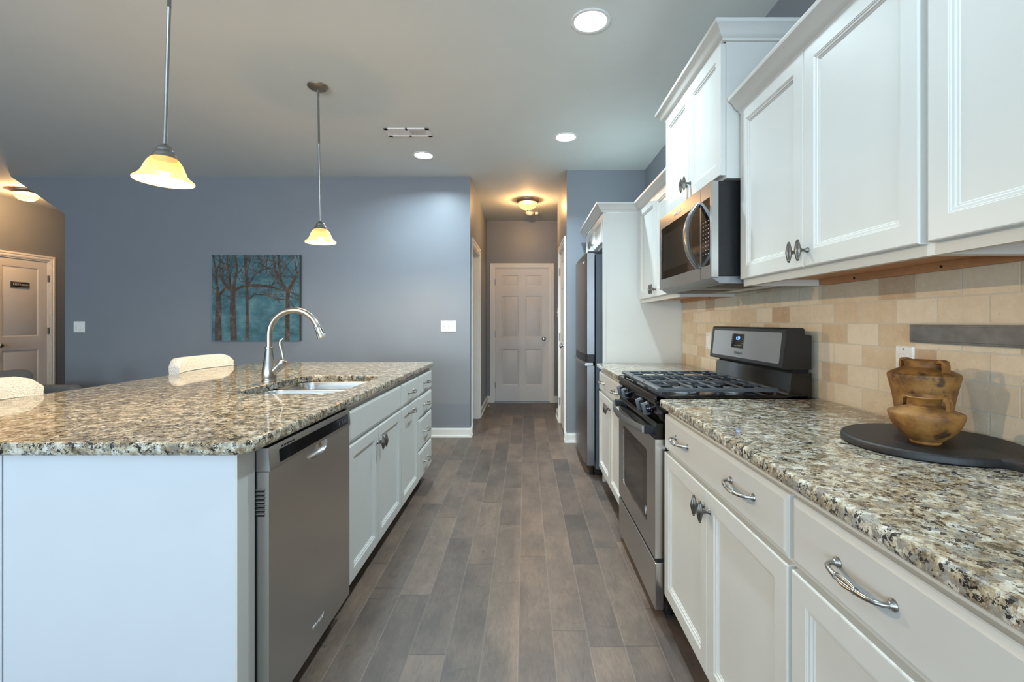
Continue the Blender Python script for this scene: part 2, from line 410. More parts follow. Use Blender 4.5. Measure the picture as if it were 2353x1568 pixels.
# baseboards
def baseb(name, segs):
    mb = MB()
    for (ax, a0, a1, p, d) in segs:      # d: direction the board faces
        for z0, z1, ts, t in ((0, .085, .001, .014), (.0852, .098, .001, .009), (.0005, .018, .0135, .022)):
            q = p+d*t; p_ = p+d*ts
            if ax == 'X': mb.box(a0, a1, min(p_, q), max(p_, q), z0, z1)
            else: mb.box(min(p, q), max(p, q), a0, a1, z0, z1)
    return struct(mb.build(name, 'trim_paint'))
baseb('baseboard_far', [('X', -4.862, HL+.02, FARY, -1), ('Y', FARY-.02, OPN[0]-.075, HL, 1)])
baseb('baseboard_hall', [('Y', OPN[1]+.075, ENDY, HL, 1)])
baseb('baseboard_end', [('X', HL, D1[0]-.065, ENDY, -1), ('X', D1[1]+.065, WX, ENDY, -1)])
baseb('baseboard_pantry', [('X', HR-.02, WX, PANY, -1), ('Y', PANY-.02, D3[0]-.065, HR, -1)])
baseb('baseboard_side', [('Y', D3[1]+.065, 6.13+.022, HR, -1)])
baseb('baseboard_left', [('Y', D2[1]+.065, ENDY, LX, 1), ('Y', BY, D2[0]-.065, LX, 1)])

# casings
def casing(name, axis, p, d, a0, a1, zt, w=.062, mat='trim_paint', deep=.12):
    mb = MB()
    def pr(u0, u1, z0, z1, t0, t1):
        q0, q1 = p+d*t0, p+d*t1
        if axis == 'X': mb.box(u0, u1, min(q0, q1), max(q0, q1), z0, z1)
        else: mb.box(min(q0, q1), max(q0, q1), u0, u1, z0, z1)
    for t, ts, i0, i1 in ((.012, 0, 0, w), (.018, .0115, w*.62, w-.001), (.015, .0115, w*.14, w*.34)):
        pr(a0-i1, a0-i0, 0, zt+i1, ts, t); pr(a1+i0, a1+i1, 0, zt+i1, ts, t); pr(a0-i0, a1+i0, zt+i0, zt+i1, ts, t)
    # jamb lining
    pr(a0-.001, a0+.016, 0, zt, -deep, .004); pr(a1-.016, a1+.001, 0, zt, -deep, .004); pr(a0+.0161, a1-.0161, zt-.016, zt+.001, -deep, .0038)
    return struct(mb.build(name, mat))
casing('trim_1', 'X', ENDY, -1, D1[0], D1[1], 2.045)
casing('trim_2', 'Y', LX, 1, D2[0], D2[1], 2.04)
casing('trim_3', 'Y', HR, -1, D3[0], D3[1], 2.045)
casing('trim_4', 'Y', HL, 1, OPN[0], OPN[1], 2.06, w=.075)
struct(MB().box(D1[0], D1[1], ENDY-.02, ENDY+.1, 0, .014).build('trim_5', 'metal_grey'))   # sill under the end door

# panelled doors
def panel_door(mb, O, U, V, N, w, h, t, cells, m=0):
    O, U, V, N = map(V3, (O, U, V, N))
    xs = sorted({0, w} | {c[0] for c in cells} | {c[1] for c in cells}); zs = sorted({0, h} | {c[2] for c in cells} | {c[3] for c in cells})
    P = lambda a, b, d=0: O+U*a+V*b+N*d
    for i in range(len(xs)-1):
        for j in range(len(zs)-1):
            a, b, c, d = xs[i], xs[i+1], zs[j], zs[j+1]
            if any(q[0] <= a+1e-6 and b <= q[1]+1e-6 and q[2] <= c+1e-6 and d <= q[3]+1e-6 for q in cells): continue
            mb._f([mb.bm.verts.new(P(*e)) for e in ((a, c), (b, c), (b, d), (a, d))], m)
    for x0, x1, z0, z1 in cells:
        mb.nested(P(x0, z0), U, V, N, x1-x0, z1-z0, [(0, 0), (.006, -.004), (.012, -.009), (.022, -.009), (.030, -.006), (.048, -.001)], m, False, True)
    mb.loops([[P(0, 0, d), P(w, 0, d), P(w, h, d), P(0, h, d)] for d in (0, -t)], m, False, True)
def door_knob(parent, c, d, mat='nickel'):
    d = V3(d)
    MB().lathe([(.030, 0), (.030, .004), (.024, .008), (.011, .012), (.010, .030), (.018, .036), (.026, .046), (.026, .054), (.018, .062), (.0, .064)], c, 24, d).build('door_knob', mat, parent)
def hinges(parent, fn, zs):
    for z in zs:
        mb = MB(); fn(mb, z); mb.build('hinge', 'metal_grey', parent)
# door at the end of the hall
w = D1[1]-D1[0]-.036; x0 = D1[0]+.018; mb = MB()
cl = [(.125*w, .43*w), (.57*w, .875*w)]
panel_door(mb, (x0, ENDY+.006, .016), EX, EZ, (0, -1, 0), w, 2.012, .04, [(a, b, c, d) for a, b in cl for c, d in ((.24, .79), (.965, 1.60), (1.735, 1.915))])
d1 = struct(mb.build('door_1', 'door_paint'))
door_knob(d1, (x0+w-.075, ENDY+.006, .965), (0, -1, 0))
hinges(d1, lambda m, z: m.box(x0-.012, x0+.004, ENDY-.006, ENDY+.006, z-.045, z+.045), (.26, 1.04, 1.82))
# restroom door
w = D2[1]-D2[0]-.036; y0 = D2[0]+.018; mb = MB()
panel_door(mb, (LX-.008, y0, .012), EY, EZ, EX, w, 2.01, .04, [(.115, w-.115, .25, .85), (.115, w-.115, 1.02, 1.91)])
d2 = struct(mb.build('door_2', 'door_paint'))
door_knob(d2, (LX-.008, y0+.065, .93), (1, 0, 0))
hinges(d2, lambda m, z: m.box(LX-.006, LX+.008, D2[1]-.020, D2[1]-.004, z-.045, z+.045), (.25, 1.10, 1.80))
# pantry door
w = D3[1]-D3[0]-.036; y0 = D3[0]+.018; mb = MB()
panel_door(mb, (HR+.008, y0, .012), EY, EZ, (-1, 0, 0), w, 2.015, .04, [(.10, w*.5-.04, c, d) for c, d in ((.24, .79), (.965, 1.60), (1.735, 1.915))]+[(w*.5+.04, w-.10, c, d) for c, d in ((.24, .79), (.965, 1.60), (1.735, 1.915))])
d3 = struct(mb.build('door_3', 'door_paint'))
door_knob(d3, (HR+.008, y0+.065, .965), (-1, 0, 0))
hinges(d3, lambda m, z: m.box(HR-.012, HR+.004, D3[1]-.018, D3[1]-.004, z-.045, z+.045), (.26, 1.04, 1.82))

# restroom sign
L = (LX+.004-.008, 6.006, 1.69)
sg = thing('restroom_sign', 'small black sign reading RESTROOM in white on the white door at the left', 'sign', L)
mb = MB(); mb.box(LX-.0085, LX+.003, 5.895, 6.117, 1.655, 1.728, .003); mb.build('plaque', 'sign_black', sg)
mb = MB()
for a in (0, 1): mb.box(LX+.003, LX+.0036, 5.903, 6.109, (1.661, 1.720)[a], (1.663, 1.722)[a])
for a in (0, 1): mb.box(LX+.003, LX+.0036, (5.903, 6.107)[a], (5.905, 6.109)[a], 1.661, 1.722)
mb.build('border', 'sign_white', sg)
text('RESTROOM', .0355, (LX+.0035, 6.006, 1.6915), EY, EZ, EX, 'sign_white', sg)

# wall plates
def toggle_plate(name, label, group, c, n, axis, gangs, kind='toggle'):
    # n: facing, axis: direction along the wall
    c, n, a = V3(c), V3(n), V3(axis)
    wd = .07+.046*(gangs-1)
    t_ = thing(name, label, 'light switch' if kind != 'outlet' else 'outlet', c, group)
    mb = MB(); O = c-a*wd/2-EZ*.0575+n*.006
    mb.nested(O, a, EZ, n, wd, .115, [(0, -.006), (0, -.003), (.004, 0)]); mb.build('plate', 'white_plastic', t_)
    for g in range(gangs):
        cc = c+a*((g-(gangs-1)/2)*.046)+n*.006
        if kind == 'toggle':
            m2 = MB(); m2.nested(cc-a*.005-EZ*.012, a, EZ, n, .010, .024, [(0, 0), (0, .001)])
            m2.loops([[cc-a*.004+EZ*z0, cc+a*.004+EZ*z0, cc+a*.004+EZ*z1, cc-a*.004+EZ*z1] if d == 0 else [cc-a*.003+EZ*.006+n*.011, cc+a*.003+EZ*.006+n*.011, cc+a*.003+EZ*.011+n*.011, cc-a*.003+EZ*.011+n*.011] for d, z0, z1 in ((0, -.004, .008), (1, 0, 0))])
            m2.build('toggle', 'white_plastic', t_)
            for zz in (.03, -.03): MB().lathe([(.003, 0), (.003, .0012), (0, .0016)], cc+EZ*zz, 10, n).build('screw', 'metal_grey', t_)
        else:
            m2 = MB(); m2.nested(cc-a*.0165-EZ*.033, a, EZ, n, .033, .066, [(0, 0), (.001, .0015), (.004, .002 if kind == 'outlet' else .0035)])
            m2.build('rocker' if kind == 'rocker' else 'receptacle', 'white_plastic', t_)
            if kind == 'outlet':
                for zz in (.018, -.018):
                    for aa, hh in ((-.0063, .008), (.0063, .0065)):
                        q = cc+EZ*zz+a*aa+n*.002; MB().nested(q-a*.0011-EZ*hh/2, a, EZ, n, .0022, hh, [(0, 0), (0, .0004)]).build('slot', 'dark_slot', t_)
                    MB().lathe([(.0024, 0), (.0024, .0004)], cc+EZ*(zz-.0095)+n*.002, 10, n).build('ground_hole', 'dark_slot', t_)
            for zz in (.048, -.048): MB().lathe([(.003, 0), (.003, .0012), (0, .0016)], cc+EZ*zz, 10, n).build('screw', 'metal_grey', t_)
    return t_
toggle_plate('light_switch', 'white two-toggle switch plate on the blue-grey wall beside the restroom door', None, (-4.712, FARY, 1.167), (0, -1, 0), (1, 0, 0), 2)
toggle_plate('light_switch', 'white three-toggle switch plate on the blue-grey wall near the hallway corner', None, (-.812, FARY, 1.172), (0, -1, 0), (1, 0, 0), 3)
toggle_plate('light_switch', 'white rocker switch on the tile backsplash left of the gas range', None, (TX, 3.075, 1.098), (-1, 0, 0), (0, -1, 0), 1, 'rocker')
toggle_plate('light_switch', 'sliver of a switch plate on the hallway wall beyond the pantry door', None, (HR, 6.03, 1.34), (-1, 0, 0), (0, -1, 0), 1)
toggle_plate('wall_outlet', 'white outlet on the tile backsplash behind the tall brown jar', None, (TX, 1.484, 1.083), (-1, 0, 0), (0, -1, 0), 1, 'outlet')

# spring door stop on the hall baseboard
ds = thing('door_stop', 'small metal door stop sticking out of the left hallway baseboard', 'door stop', (HL+.014, 6.58, .05))
MB().lathe([(.012, 0), (.012, .004), (.005, .006)]+[(.0045+.0012*(i % 2), .008+i*.003) for i in range(16)]+[(.003, .057)], (HL+.014, 6.58, .05), 14, (1, 0, 0)).build('spring', 'metal_grey', ds)
MB().lathe([(.006, .056), (.008, .058), (.008, .068), (.005, .070)], (HL+.014, 6.58, .05), 14, (1, 0, 0)).build('rubber_tip', 'white_plastic', ds)

# ------------------------------------------------------------------ ceiling fixtures
def point(name, loc, power, color, r, parent=None):
    d = bpy.data.lights.new(name, 'POINT'); d.energy = power; d.color = color; d.shadow_soft_size = r
    o = bpy.data.objects.new(name, d); COL.objects.link(o)
    if parent is not None: o.parent = parent; o.location = V3(loc)-V3(parent['_L'])
    else: o.location = loc
    return o
LED = (.70, .90, 1.0)
def downlight(x, y, label, power, spread=125):
    t = thing('recessed_light', label, 'ceiling light', (x, y, CEIL), 'recessed ceiling lights')
    MB().lathe([(.080, .0), (.100, .0), (.102, -.003), (.098, -.006), (.084, -.006), (.080, -.003)], (x, y, CEIL), 40, cap=False).build('trim_ring', 'white_plastic', t)
    MB().lathe([(.0, -.0022), (.045, -.0032), (.080, -.0032), (.081, -.001)], (x, y, CEIL), 40, cap=False).build('lens', 'led_lens', t)
    d = bpy.data.lights.new('led_lamp', 'AREA'); d.shape = 'DISK'; d.size = .10; d.energy = power; d.color = LED; d.spread = math.radians(spread)
    o = bpy.data.objects.new('led_lamp', d); COL.objects.link(o); o.parent = t; o.location = (0, 0, -.009)
    return t
downlight(.333, 2.411, 'largest recessed ceiling light, nearest the camera beside the tall cabinet', 14)
downlight(.336, 3.922, 'recessed ceiling light just before the hallway, in front of the fridge', 22)
downlight(-.938, 4.351, 'recessed ceiling light by the air vent and blue-grey wall', 18, 155)
downlight(.333, .90, 'recessed ceiling light above the near right counter', 7.5)
downlight(-.938, -1.2, 'recessed ceiling light behind the camera', 6)

WARM = (1.0, .75, .43)
def pendant(x, y, label, tilt, drop=.885, power=36):
    t = thing('pendant_light', label, 'pendant light', (x, y, CEIL), 'pendant lights over the island')
    c = (x, y, CEIL)
    MB().lathe([(.066, 0), (.066, -.004), (.062, -.010), (.050, -.017), (.030, -.022), (.012, -.024)], c, 40).build('canopy', 'bronze_trim', t)
    for a in (.6, 3.4): MB().sphere((x+.040*math.cos(a), y+.040*math.sin(a), CEIL-.022), .005, seg=10, rings=6).build('canopy_screw', 'dark_metal', t)
    z = -drop
    mb = MB(); mb.lathe([(.0065, -.022), (.0065, -.055), (.0085, -.056), (.0085, -.062), (.0065, -.063), (.0065, z*.42), (.0072, z*.42-.001), (.0072, z*.42-.006), (.0065, z*.42-.007), (.0065, z+.0)], c, 16); mb.build('rod', 'rod_metal', t)
    MB().lathe([(.0075, z+.004), (.012, z), (.020, z-.006), (.026, z-.014), (.0265, z-.022), (.030, z-.024), (.036, z-.034), (.037, z-.041), (.041, z-.043), (.043, z-.049), (.040, z-.052)], c, 36).build('socket_cap', 'rod_metal', t)
    zt = z-.047
    out = [(.038, zt), (.050, zt-.014), (.058, zt-.028), (.064, zt-.044), (.070, zt-.058), (.079, zt-.071), (.090, zt-.079), (.0945, zt-.083), (.0955, zt-.087), (.0935, zt-.089)]
    sh = MB().lathe(out, c, 48, cap=False).build('lamp_shade', 'amber_glass', t)
    inn = [(max(r-.004, .0), q-(.003 if i < 8 else 0)) for i, (r, q) in enumerate(out)]
    inn[-1] = out[-1]; inn[-2] = (.0925, zt-.086)
    MB().lathe(inn, c, 48, cap=False).build('shade_lining', 'shade_inside', sh)
    MB().sphere((x, y, CEIL+zt-.040), .022, seg=20, rings=12, sc=(1, 1, 1.2)).build('bulb', 'bulb_glow', t)
    point('bulb_light', (x, y, CEIL+zt-.080), power, WARM, .012, t)
    t.rotation_euler = (0, tilt, 0)
    return t
pendant(-1.305, 1.745, 'nearer pendant light with amber glass bell shade, larger in view at upper left', .030)
pendant(-1.352, 3.08, 'farther pendant light with amber glass shade, its round ceiling canopy in view', -.018)

HALLWARM = (1.0, .66, .35)
def flush_light(x, y, label, r, power):
    t = thing('flush_ceiling_light', label, 'ceiling light', (x, y, CEIL), None)
    c = (x, y, CEIL)
    MB().lathe([(r, 0), (r, -.010), (r*.97, -.018), (r*.90, -.030), (r*.84, -.036), (r*.80, -.034)], c, 40).build('rim', 'bronze_trim', t)
    MB().lathe([(r*.82, -.033), (r*.80, -.055), (r*.70, -.085), (r*.52, -.108), (r*.28, -.120), (.0, -.124)], c, 40, cap=False).build('glass_bowl', 'alabaster_glass', t)
    MB().lathe([(.010, -.121), (.012, -.126), (.006, -.131), (.005, -.136), (.0, -.138)], c, 14).build('finial', 'bronze_trim', t)
    point('bulb_light', (x, y, CEIL-.075), power, HALLWARM, .02, t)
    return t
flush_light(.03, 5.95, 'bowl-shaped flush ceiling light glowing in the hallway, in front of smoke detector', .142, 33)
flush_light(-5.83, 5.52, 'glowing flush ceiling light at far left, half hidden behind the wall edge', .135, 58)
flush_light(-3.4, .6, 'unseen flush ceiling light added in the open room at the left as warm fill', .16, 16)  # unseen fixture, added to give warm fill from the left
# light of the small room off the hallway
point('room_light', (-1.9, 5.35, 2.2), 26, (1.0, .72, .42), .12)

# smoke detector
sd = thing('smoke_detector', 'white round smoke detector on the hallway ceiling behind the bowl light', 'smoke detector', (.06, 6.62, CEIL))
MB().lathe([(.058, 0), (.058, -.012), (.052, -.030), (.040, -.034), (.038, -.038), (.0, -.038)], (.06, 6.62, CEIL), 30).build('housing', 'white_plastic', sd)
MB().lathe([(.026, -.037), (.024, -.046), (.0, -.048)], (.07, 6.60, CEIL), 24).build('sensor_cap', 'white_plastic', sd)
tag(MB().box(.135, .180, 6.60, 6.64, CEIL-.030, CEIL, .003).build('motion_sensor', 'white_plastic', off=(.157, 6.62, CEIL)), 'tiny white box on the hallway ceiling beside the smoke detector', 'sensor')

# ceiling vent
x0, x1, y0, y1 = -1.125, -.765, 3.735, 3.905
av = thing('ceiling_vent', 'white louvred air vent on the ceiling', 'air vent', ((x0+x1)/2, (y0+y1)/2, CEIL))
mb = MB(); xm = (x0+x1)/2; z = CEIL
for a in ((x0, x1, y0, y0+.028), (x0, x1, y1-.028, y1), (x0, x0+.035, y0, y1), (x1-.035, x1, y0, y1), (xm-.010, xm+.010, y0, y1)): mb.box(*a, z-.008, z, .002)
mb.build('frame', 'white_plastic', av)
MB().box(x0+.02, x1-.02, y0+.02, y1-.02, z-.0015, z-.0005).build('duct_opening', 'dark_slot', av)
for side, (a, b) in enumerate(((x0+.035, xm-.010), (xm+.010, x1-.035))):
    mb = MB(); n = 13
    for i in range(n):
        cx = a+(b-a)*(i+.5)/n; sl = .006 if side == 0 else -.005
        mb.loops([[(cx-sl-.0008, yy, z-.0055), (cx-sl+.0008, yy, z-.0055), (cx+sl+.0008, yy, z-.0018), (cx+sl-.0008, yy, z-.0018)] for yy in (y0+.027, y1-.027)])
    mb.build('louvres', 'white_plastic', av)

# ------------------------------------------------------------------ painting of bare trees
random.seed(11)
PX0, PX1, PZ0, PZ1, PY = -3.28, -2.365, 1.020, 1.922, 4.945
pt = thing('canvas_painting', 'square unframed canvas of bare brown trees on teal, hung on the wall', 'painting', ((PX0+PX1)/2, PY, (PZ0+PZ1)/2))
mb = MB(); mb.box(PX0, PX1, PY, FARY-.0015, PZ0, PZ1, 0, 1, 1)
for f in mb.bm.faces:
    if all(abs(v.co.y-PY) < 1e-5 for v in f.verts): f.material_index = 0
cnt = [0]
def clipseg(p, q):
    # clip to the unit square (u right, v down)
    t0, t1 = 0.0, 1.0; dx, dy = q[0]-p[0], q[1]-p[1]
    for P_, Q_ in ((-dx, p[0]-.004), (dx, .996-p[0]), (-dy, p[1]-.004), (dy, .996-p[1])):
        if abs(P_) < 1e-9:
            if Q_ < 0: return None
        else:
            r = Q_/P_
            if P_ < 0: t0 = max(t0, r)
            else: t1 = min(t1, r)
    return (t0, t1) if t0 < t1 else None
def stroke(pts, w0, w1, m):
    n = len(pts)-1
    for i in range(n):
        p, q = pts[i], pts[i+1]; c = clipseg(p, q)
        if not c: continue
        wa, wb = w0+(w1-w0)*i/n, w0+(w1-w0)*(i+1)/n
        a = (p[0]+(q[0]-p[0])*c[0], p[1]+(q[1]-p[1])*c[0]); b = (p[0]+(q[0]-p[0])*c[1], p[1]+(q[1]-p[1])*c[1])
        d = math.hypot(b[0]-a[0], b[1]-a[1])
        if d < 1e-5: continue
        nx, ny = -(b[1]-a[1])/d, (b[0]-a[0])/d; cnt[0] += 1; y = PY-.0003-.0000012*cnt[0]
        ex = (b[0]-a[0])/d*wb*.3; ey = (b[1]-a[1])/d*wb*.3
        pp = [(a[0]+nx*wa/2, a[1]+ny*wa/2), (b[0]+ex+nx*wb/2, b[1]+ey+ny*wb/2), (b[0]+ex-nx*wb/2, b[1]+ey-ny*wb/2), (a[0]-nx*wa/2, a[1]-ny*wa/2)]
        pp = [(min(max(u, .001), .999), min(max(v, .001), .999)) for u, v in pp]
        mb._f([mb.bm.verts.new((PX0+u*(PX1-PX0), y, PZ1-v*(PZ1-PZ0))) for u, v in pp], m)
def twig(p, ang, ln, w, depth):
    pts = [p]; a = ang
    for i in range(4):
        a += random.uniform(-.28, .28); pts.append((pts[-1][0]+math.cos(a)*ln/4, pts[-1][1]-math.sin(a)*ln/4))
    stroke(pts, w, w*.55, 2 if depth > 1 or random.random() < .5 else 3)
    if depth < 4:
        for i in (1, 2, 3, 4):
            if random.random() < .52:
                twig(pts[i], a+random.choice((-1, 1))*random.uniform(.4, 1.0), ln*random.uniform(.5, .75), w*.55, depth+1)
trunks = [([(.073, 1.0), (.070, .8), (.075, .6), (.072, .47)], .080, .066), ([(.250, 1.0), (.240, .8), (.235, .6), (.238, .40)], .075, .060),
          ([(.398, 1.0), (.402, .8), (.400, .5), (.395, .25), (.378, 0)], .038, .034), ([(.862, 1.0), (.864, .7), (.868, .42)], .054, .046)]
mains = [([(.07, .48), (.055, .35), (.045, .18), (.01, .0)], .040, .016), ([(.075, .48), (.14, .40), (.18, .37)], .035, .022), ([(.18, .38), (.13, .30), (.09, .24), (.10, .08)], .030, .014),
         ([(.225, .42), (.16, .36), (.10, .28)], .034, .020), ([(.238, .42), (.262, .30), (.285, .18), (.27, .0)], .042, .018), ([(.25, .42), (.33, .37), (.39, .36)], .035, .022),
         ([(.21, .40), (.20, .22), (.17, .10), (.18, 0)], .022, .012), ([(.41, .355), (.55, .355), (.68, .37)], .036, .026), ([(.68, .37), (.76, .40), (.84, .42)], .022, .014),
         ([(.68, .36), (.74, .27), (.80, .22)], .014, .008), ([(.42, .52), (.48, .46), (.60, .465), (.82, .455)], .016, .010), ([(.62, .465), (.72, .51), (.86, .52)], .012, .008),
         ([(.85, .42), (.79, .30), (.72, .18), (.70, 0)], .040, .020), ([(.875, .42), (.93, .31), (.985, .20)], .040, .022), ([(.79, .31), (.77, .15), (.76, 0)], .028, .016),
         ([(.97, .24), (.955, .1), (.93, 0)], .018, .010), ([(.42, .34), (.50, .22), (.60, .17), (.70, .15)], .020, .010), ([(.89, .43), (.95, .46), (1, .49)], .012, .008),
         ([(.89, .48), (.96, .51), (1, .53)], .010, .007), ([(.89, .53), (.92, .58), (.95, .62)], .010, .006), ([(.75, .51), (.78, .57)], .010, .007), ([(.20, .50), (.17, .475)], .012, .008)]
for p, a, b in trunks: stroke(p, a, b, 2)
for p, a, b in mains:
    stroke(p, a, b, 3 if random.random() < .6 else 2)
    for i in range(1, len(p)):
        if p[i][1] < .36 or b < .012:
            for _ in range(2):
                t = random.random(); q = (p[i-1][0]+(p[i][0]-p[i-1][0])*t, p[i-1][1]+(p[i][1]-p[i-1][1])*t)
                twig(q, PI/2+random.uniform(-1.3, 1.3), random.uniform(.12, .24), b*.55, 2)
for u in (.05, .18, .30, .40, .40, .55, .62, .74, .80, .92): twig((u, .22), PI/2+random.uniform(-.8, .8), .26, .012, 2)
mb.build('canvas', ['painted_teal', 'canvas_edge', 'painted_bark', 'painted_twig'], pt)
# ------------------------------------------------------------------ cabinets
WX_ = WX-.0016     # cabinet backs stand just off the wall
DOORP = [(0, -.020), (0, -.004), (.0015, -.001), (.004, 0), (.050, 0), (.0515, -.0015), (.0535, -.0015), (.055, -.0035), (.060, -.0045), (.0625, -.008), (.066, -.0085), (.068, -.0105)]
SLABP = [(0, -.020), (0, -.007), (.002, -.0045), (.004, -.004), (.010, -.0015), (.013, 0)]
def make_knob_mesh():
    mb = MB()   # built facing +X, spindle along Z, back of the rose at the origin
    mb.lathe([(.0085, 0), (.0085, .003), (.0055, .006), (.0045, .012), (.0045, .016), (.007, .021), (.0075, .026)], (0, 0, 0), 16, (1, 0, 0))
    pr = [(.0, -.033), (.0030, -.0325), (.0040, -.030), (.0030, -.0285), (.0052, -.027), (.0052, -.0255)]
    mb.lathe(pr, (.031, 0, 0), 20); mb.lathe([(r, -z) for r, z in pr], (.031, 0, 0), 20)
    body = [(.0050, -.0258), (.0064, -.020), (.0084, -.012), (.0098, -.004), (.0100, 0), (.0098, .004), (.0084, .012), (.0064, .020), (.0050, .0258)]
    mb.lathe(body, (.031, 0, 0), 48, flutes=12, famt=.16)
    o = mb.build('knob', 'pewter', angle=50); me = o.data; bpy.data.objects.remove(o); return me
KNOB = make_knob_mesh()
def make_pull_mesh(L=.128):
    mb = MB(); h = L/2   # facing +X, lengthwise along Y
    for sgn in (-1, 1):
        mb.lathe([(.0098, 0), (.0098, .002), (.0088, .0035), (.0060, .006), (.0050, .009)], (0, sgn*h, 0), 18, (1, 0, 0))
        pts = [(.007, sgn*h, 0), (.016, sgn*(h-.001), 0), (.024, sgn*(h-.007), 0), (.0285, sgn*(h-.018), -.001), (.0305, sgn*(h-.032), -.002), (.031, sgn*(h-.040), -.002)]
        mb.tube(pts, [.0048, .0042, .0042, .0044, .0050, .0046], 14)
        mb.lathe([(.0, 0), (.0062, .0012), (.0066, .003), (.0062, .0048), (.0, .006)], (.031, sgn*(h-.038), -.002), 16, (0, -sgn, 0))
    ln = h-.040
    mb.lathe([(.0040, -ln), (.0058, -ln*.7), (.0076, -ln*.25), (.0080, 0), (.0076, ln*.25), (.0058, ln*.7), (.0040, ln)], (.031, 0, -.002), 48, (0, 1, 0), flutes=12, famt=.18)
    o = mb.build('handle', 'nickel', angle=50); me = o.data; bpy.data.objects.remove(o); return me
PULL = make_pull_mesh()
CROWN = [(0, -.008), (.010, -.008), (.012, .002), (.022, .007), (.030, .016), (.038, .031), (.050, .040), (.054, .043), (.056, .052), (.056, .056), (0, .056)]
def crown(path, z, mb):
    # path runs so that the outside is on its left
    P = [V3((x, y, 0)) for x, y in path]; n = len(P); L = []
    for o, h in CROWN:
        q = []
        for i in range(n):
            dirs = []
            if i > 0: dirs.append((P[i]-P[i-1]).normalized())
            if i < n-1: dirs.append((P[i+1]-P[i]).normalized())
            ns = [V3((-d.y, d.x, 0)) for d in dirs]
            m = ns[0] if len(ns) == 1 else (ns[0]+ns[1])/(1+ns[0].dot(ns[1]))
            q.append(P[i]+m*o+EZ*(z+h))
        L.append(q)
    R = [[L[k][i] for k in range(len(CROWN))] for i in range(n)]
    mb.loops(R); return mb
def front(side, mb, x, y0, y1, z0, z1, prof):
    if side > 0: mb.nested((x, y0, z0), EY, EZ, EX, y1-y0, z1-z0, prof)
    else: mb.nested((x, y1, z0), -EY, EZ, -EX, y1-y0, z1-z0, prof)
    return mb
def add_door(root, side, x, y0, y1, z0, z1, knob=None, mat='cabinet_paint'):
    d = front(side, MB(), x, y0, y1, z0, z1, DOORP).build('door', mat, root, angle=16)
    if knob: inst('knob', KNOB, d, (x, knob[0], knob[1]), (0, 0, 0 if side > 0 else PI))
    return d
def add_drawer(root, side, x, y0, y1, z0, z1, pulls=(), zp=None, name='drawer'):
    d = front(side, MB(), x, y0, y1, z0, z1, SLABP).build(name, 'cabinet_paint', root, angle=16)
    for p in pulls: inst('handle', PULL, d, (x, p, zp if zp else (z0+z1)/2), (0, 0, 0 if side > 0 else PI))
    return d
ZD0, ZD1, ZT0, ZT1, ZB = .118, .695, .708, .846, .870
def base_box(root, side, xf, xb, y0, y1, toe=True):
    f = xf-side*.020
    mb = MB(); mb.box(f, xb, y0, y1, .105, ZB); mb.build('carcass', 'cabinet_paint', root)
    if toe: MB().box(f-side*.065, xb, y0, y1, 0, .105).build('toe_kick', 'dark_toe', root)
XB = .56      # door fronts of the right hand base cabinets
def base36(name_label, y0, y1, nm='base_cabinet'):
    ym = (y0+y1)/2
    r = thing(nm, name_label, 'cabinet', (.88, ym, 0), 'base cabinets along the right wall')
    base_box(r, -1, XB, WX_, y0, y1)
    add_drawer(r, -1, XB, y0+.008, y1-.008, ZT0, ZT1, (ym-.235, ym+.235), .785)
    add_door(r, -1, XB, y0+.008, ym-.0015, ZD0, ZD1, (ym-.026, .640))
    add_door(r, -1, XB, ym+.0015, y1-.008, ZD0, ZD1, (ym+.026, .640))
    return r
base36('base cabinet right of the range, wide drawer above two doors with paired knobs', 1.003, 1.912)
base36('base cabinet nearest the camera at the lower right corner, below the black board', .09, 1.003)
base36('base cabinet between range and fridge panel, mostly hidden by the range', 2.685, 3.594)

XU = .860     # door fronts of the upper cabinets
def upper_box(root, xf, y0, y1, z0, z1, front_strip=True, xb=WX-.0016):
    f = xf+.020; zc = z0+.028
    mb = MB(); mb.box(f, xb, y0, y1, zc, z1)
    mb.box(f, f+.019, y0, y1, z0, zc)                      # face frame foot
    for a, b in ((y0, y0+.016), (y1-.016, y1)): mb.box(f+.019, xb-.0155, a, b, z0+.001, zc)
    mb.build('carcass', 'cabinet_paint', root)
    mb = MB(); mb.box(f+.019, xb-.016, y0+.0165, y1-.0165, zc-.003, zc-.0001); mb.box(xb-.036, xb-.017, y0+.0165, y1-.0165, z0+.002, zc-.003)
    for yy in (y0+.35*(y1-y0), y0+.75*(y1-y0)): mb.lathe([(.004, 0), (.004, .002), (0, .003)], (xb-.036, yy, z0+.012), 10, (-1, 0, 0), m=1)
    mb.build('underside', ['under_wood', 'dark_slot'], root)
UZ0, UZ1 = 1.360, 2.066
def upper36(label, y0, y1, yc=None):
    ym = (y0+y1)/2
    r = thing('upper_cabinet', label, 'cabinet', (1.04, ym, UZ0), 'upper cabinets along the right wall')
    upper_box(r, XU, y0, y1, UZ0, UZ1)
    add_door(r, -1, XU, y0+.011, ym-.0015, UZ0+.026, UZ1-.006, (ym-.024, UZ0+.075))
    add_door(r, -1, XU, ym+.0015, y1-.011, UZ0+.026, UZ1-.006, (ym+.024, UZ0+.075))
    crown([(XU+.012, y0), (XU+.012, yc or y1)], UZ1-.004, MB()).build('crown_molding', 'cabinet_paint', r)
    return r
# outside on the left when walking +Y along x = const is -X
upper36('upper cabinet with two doors and paired knobs, just right of the microwave', 1.022, 1.902)
upper36('upper cabinet nearest the camera at the upper right corner', .12, 1.022)
upper36('upper cabinet between the microwave and fridge panel', 2.690, 3.578, 3.537)
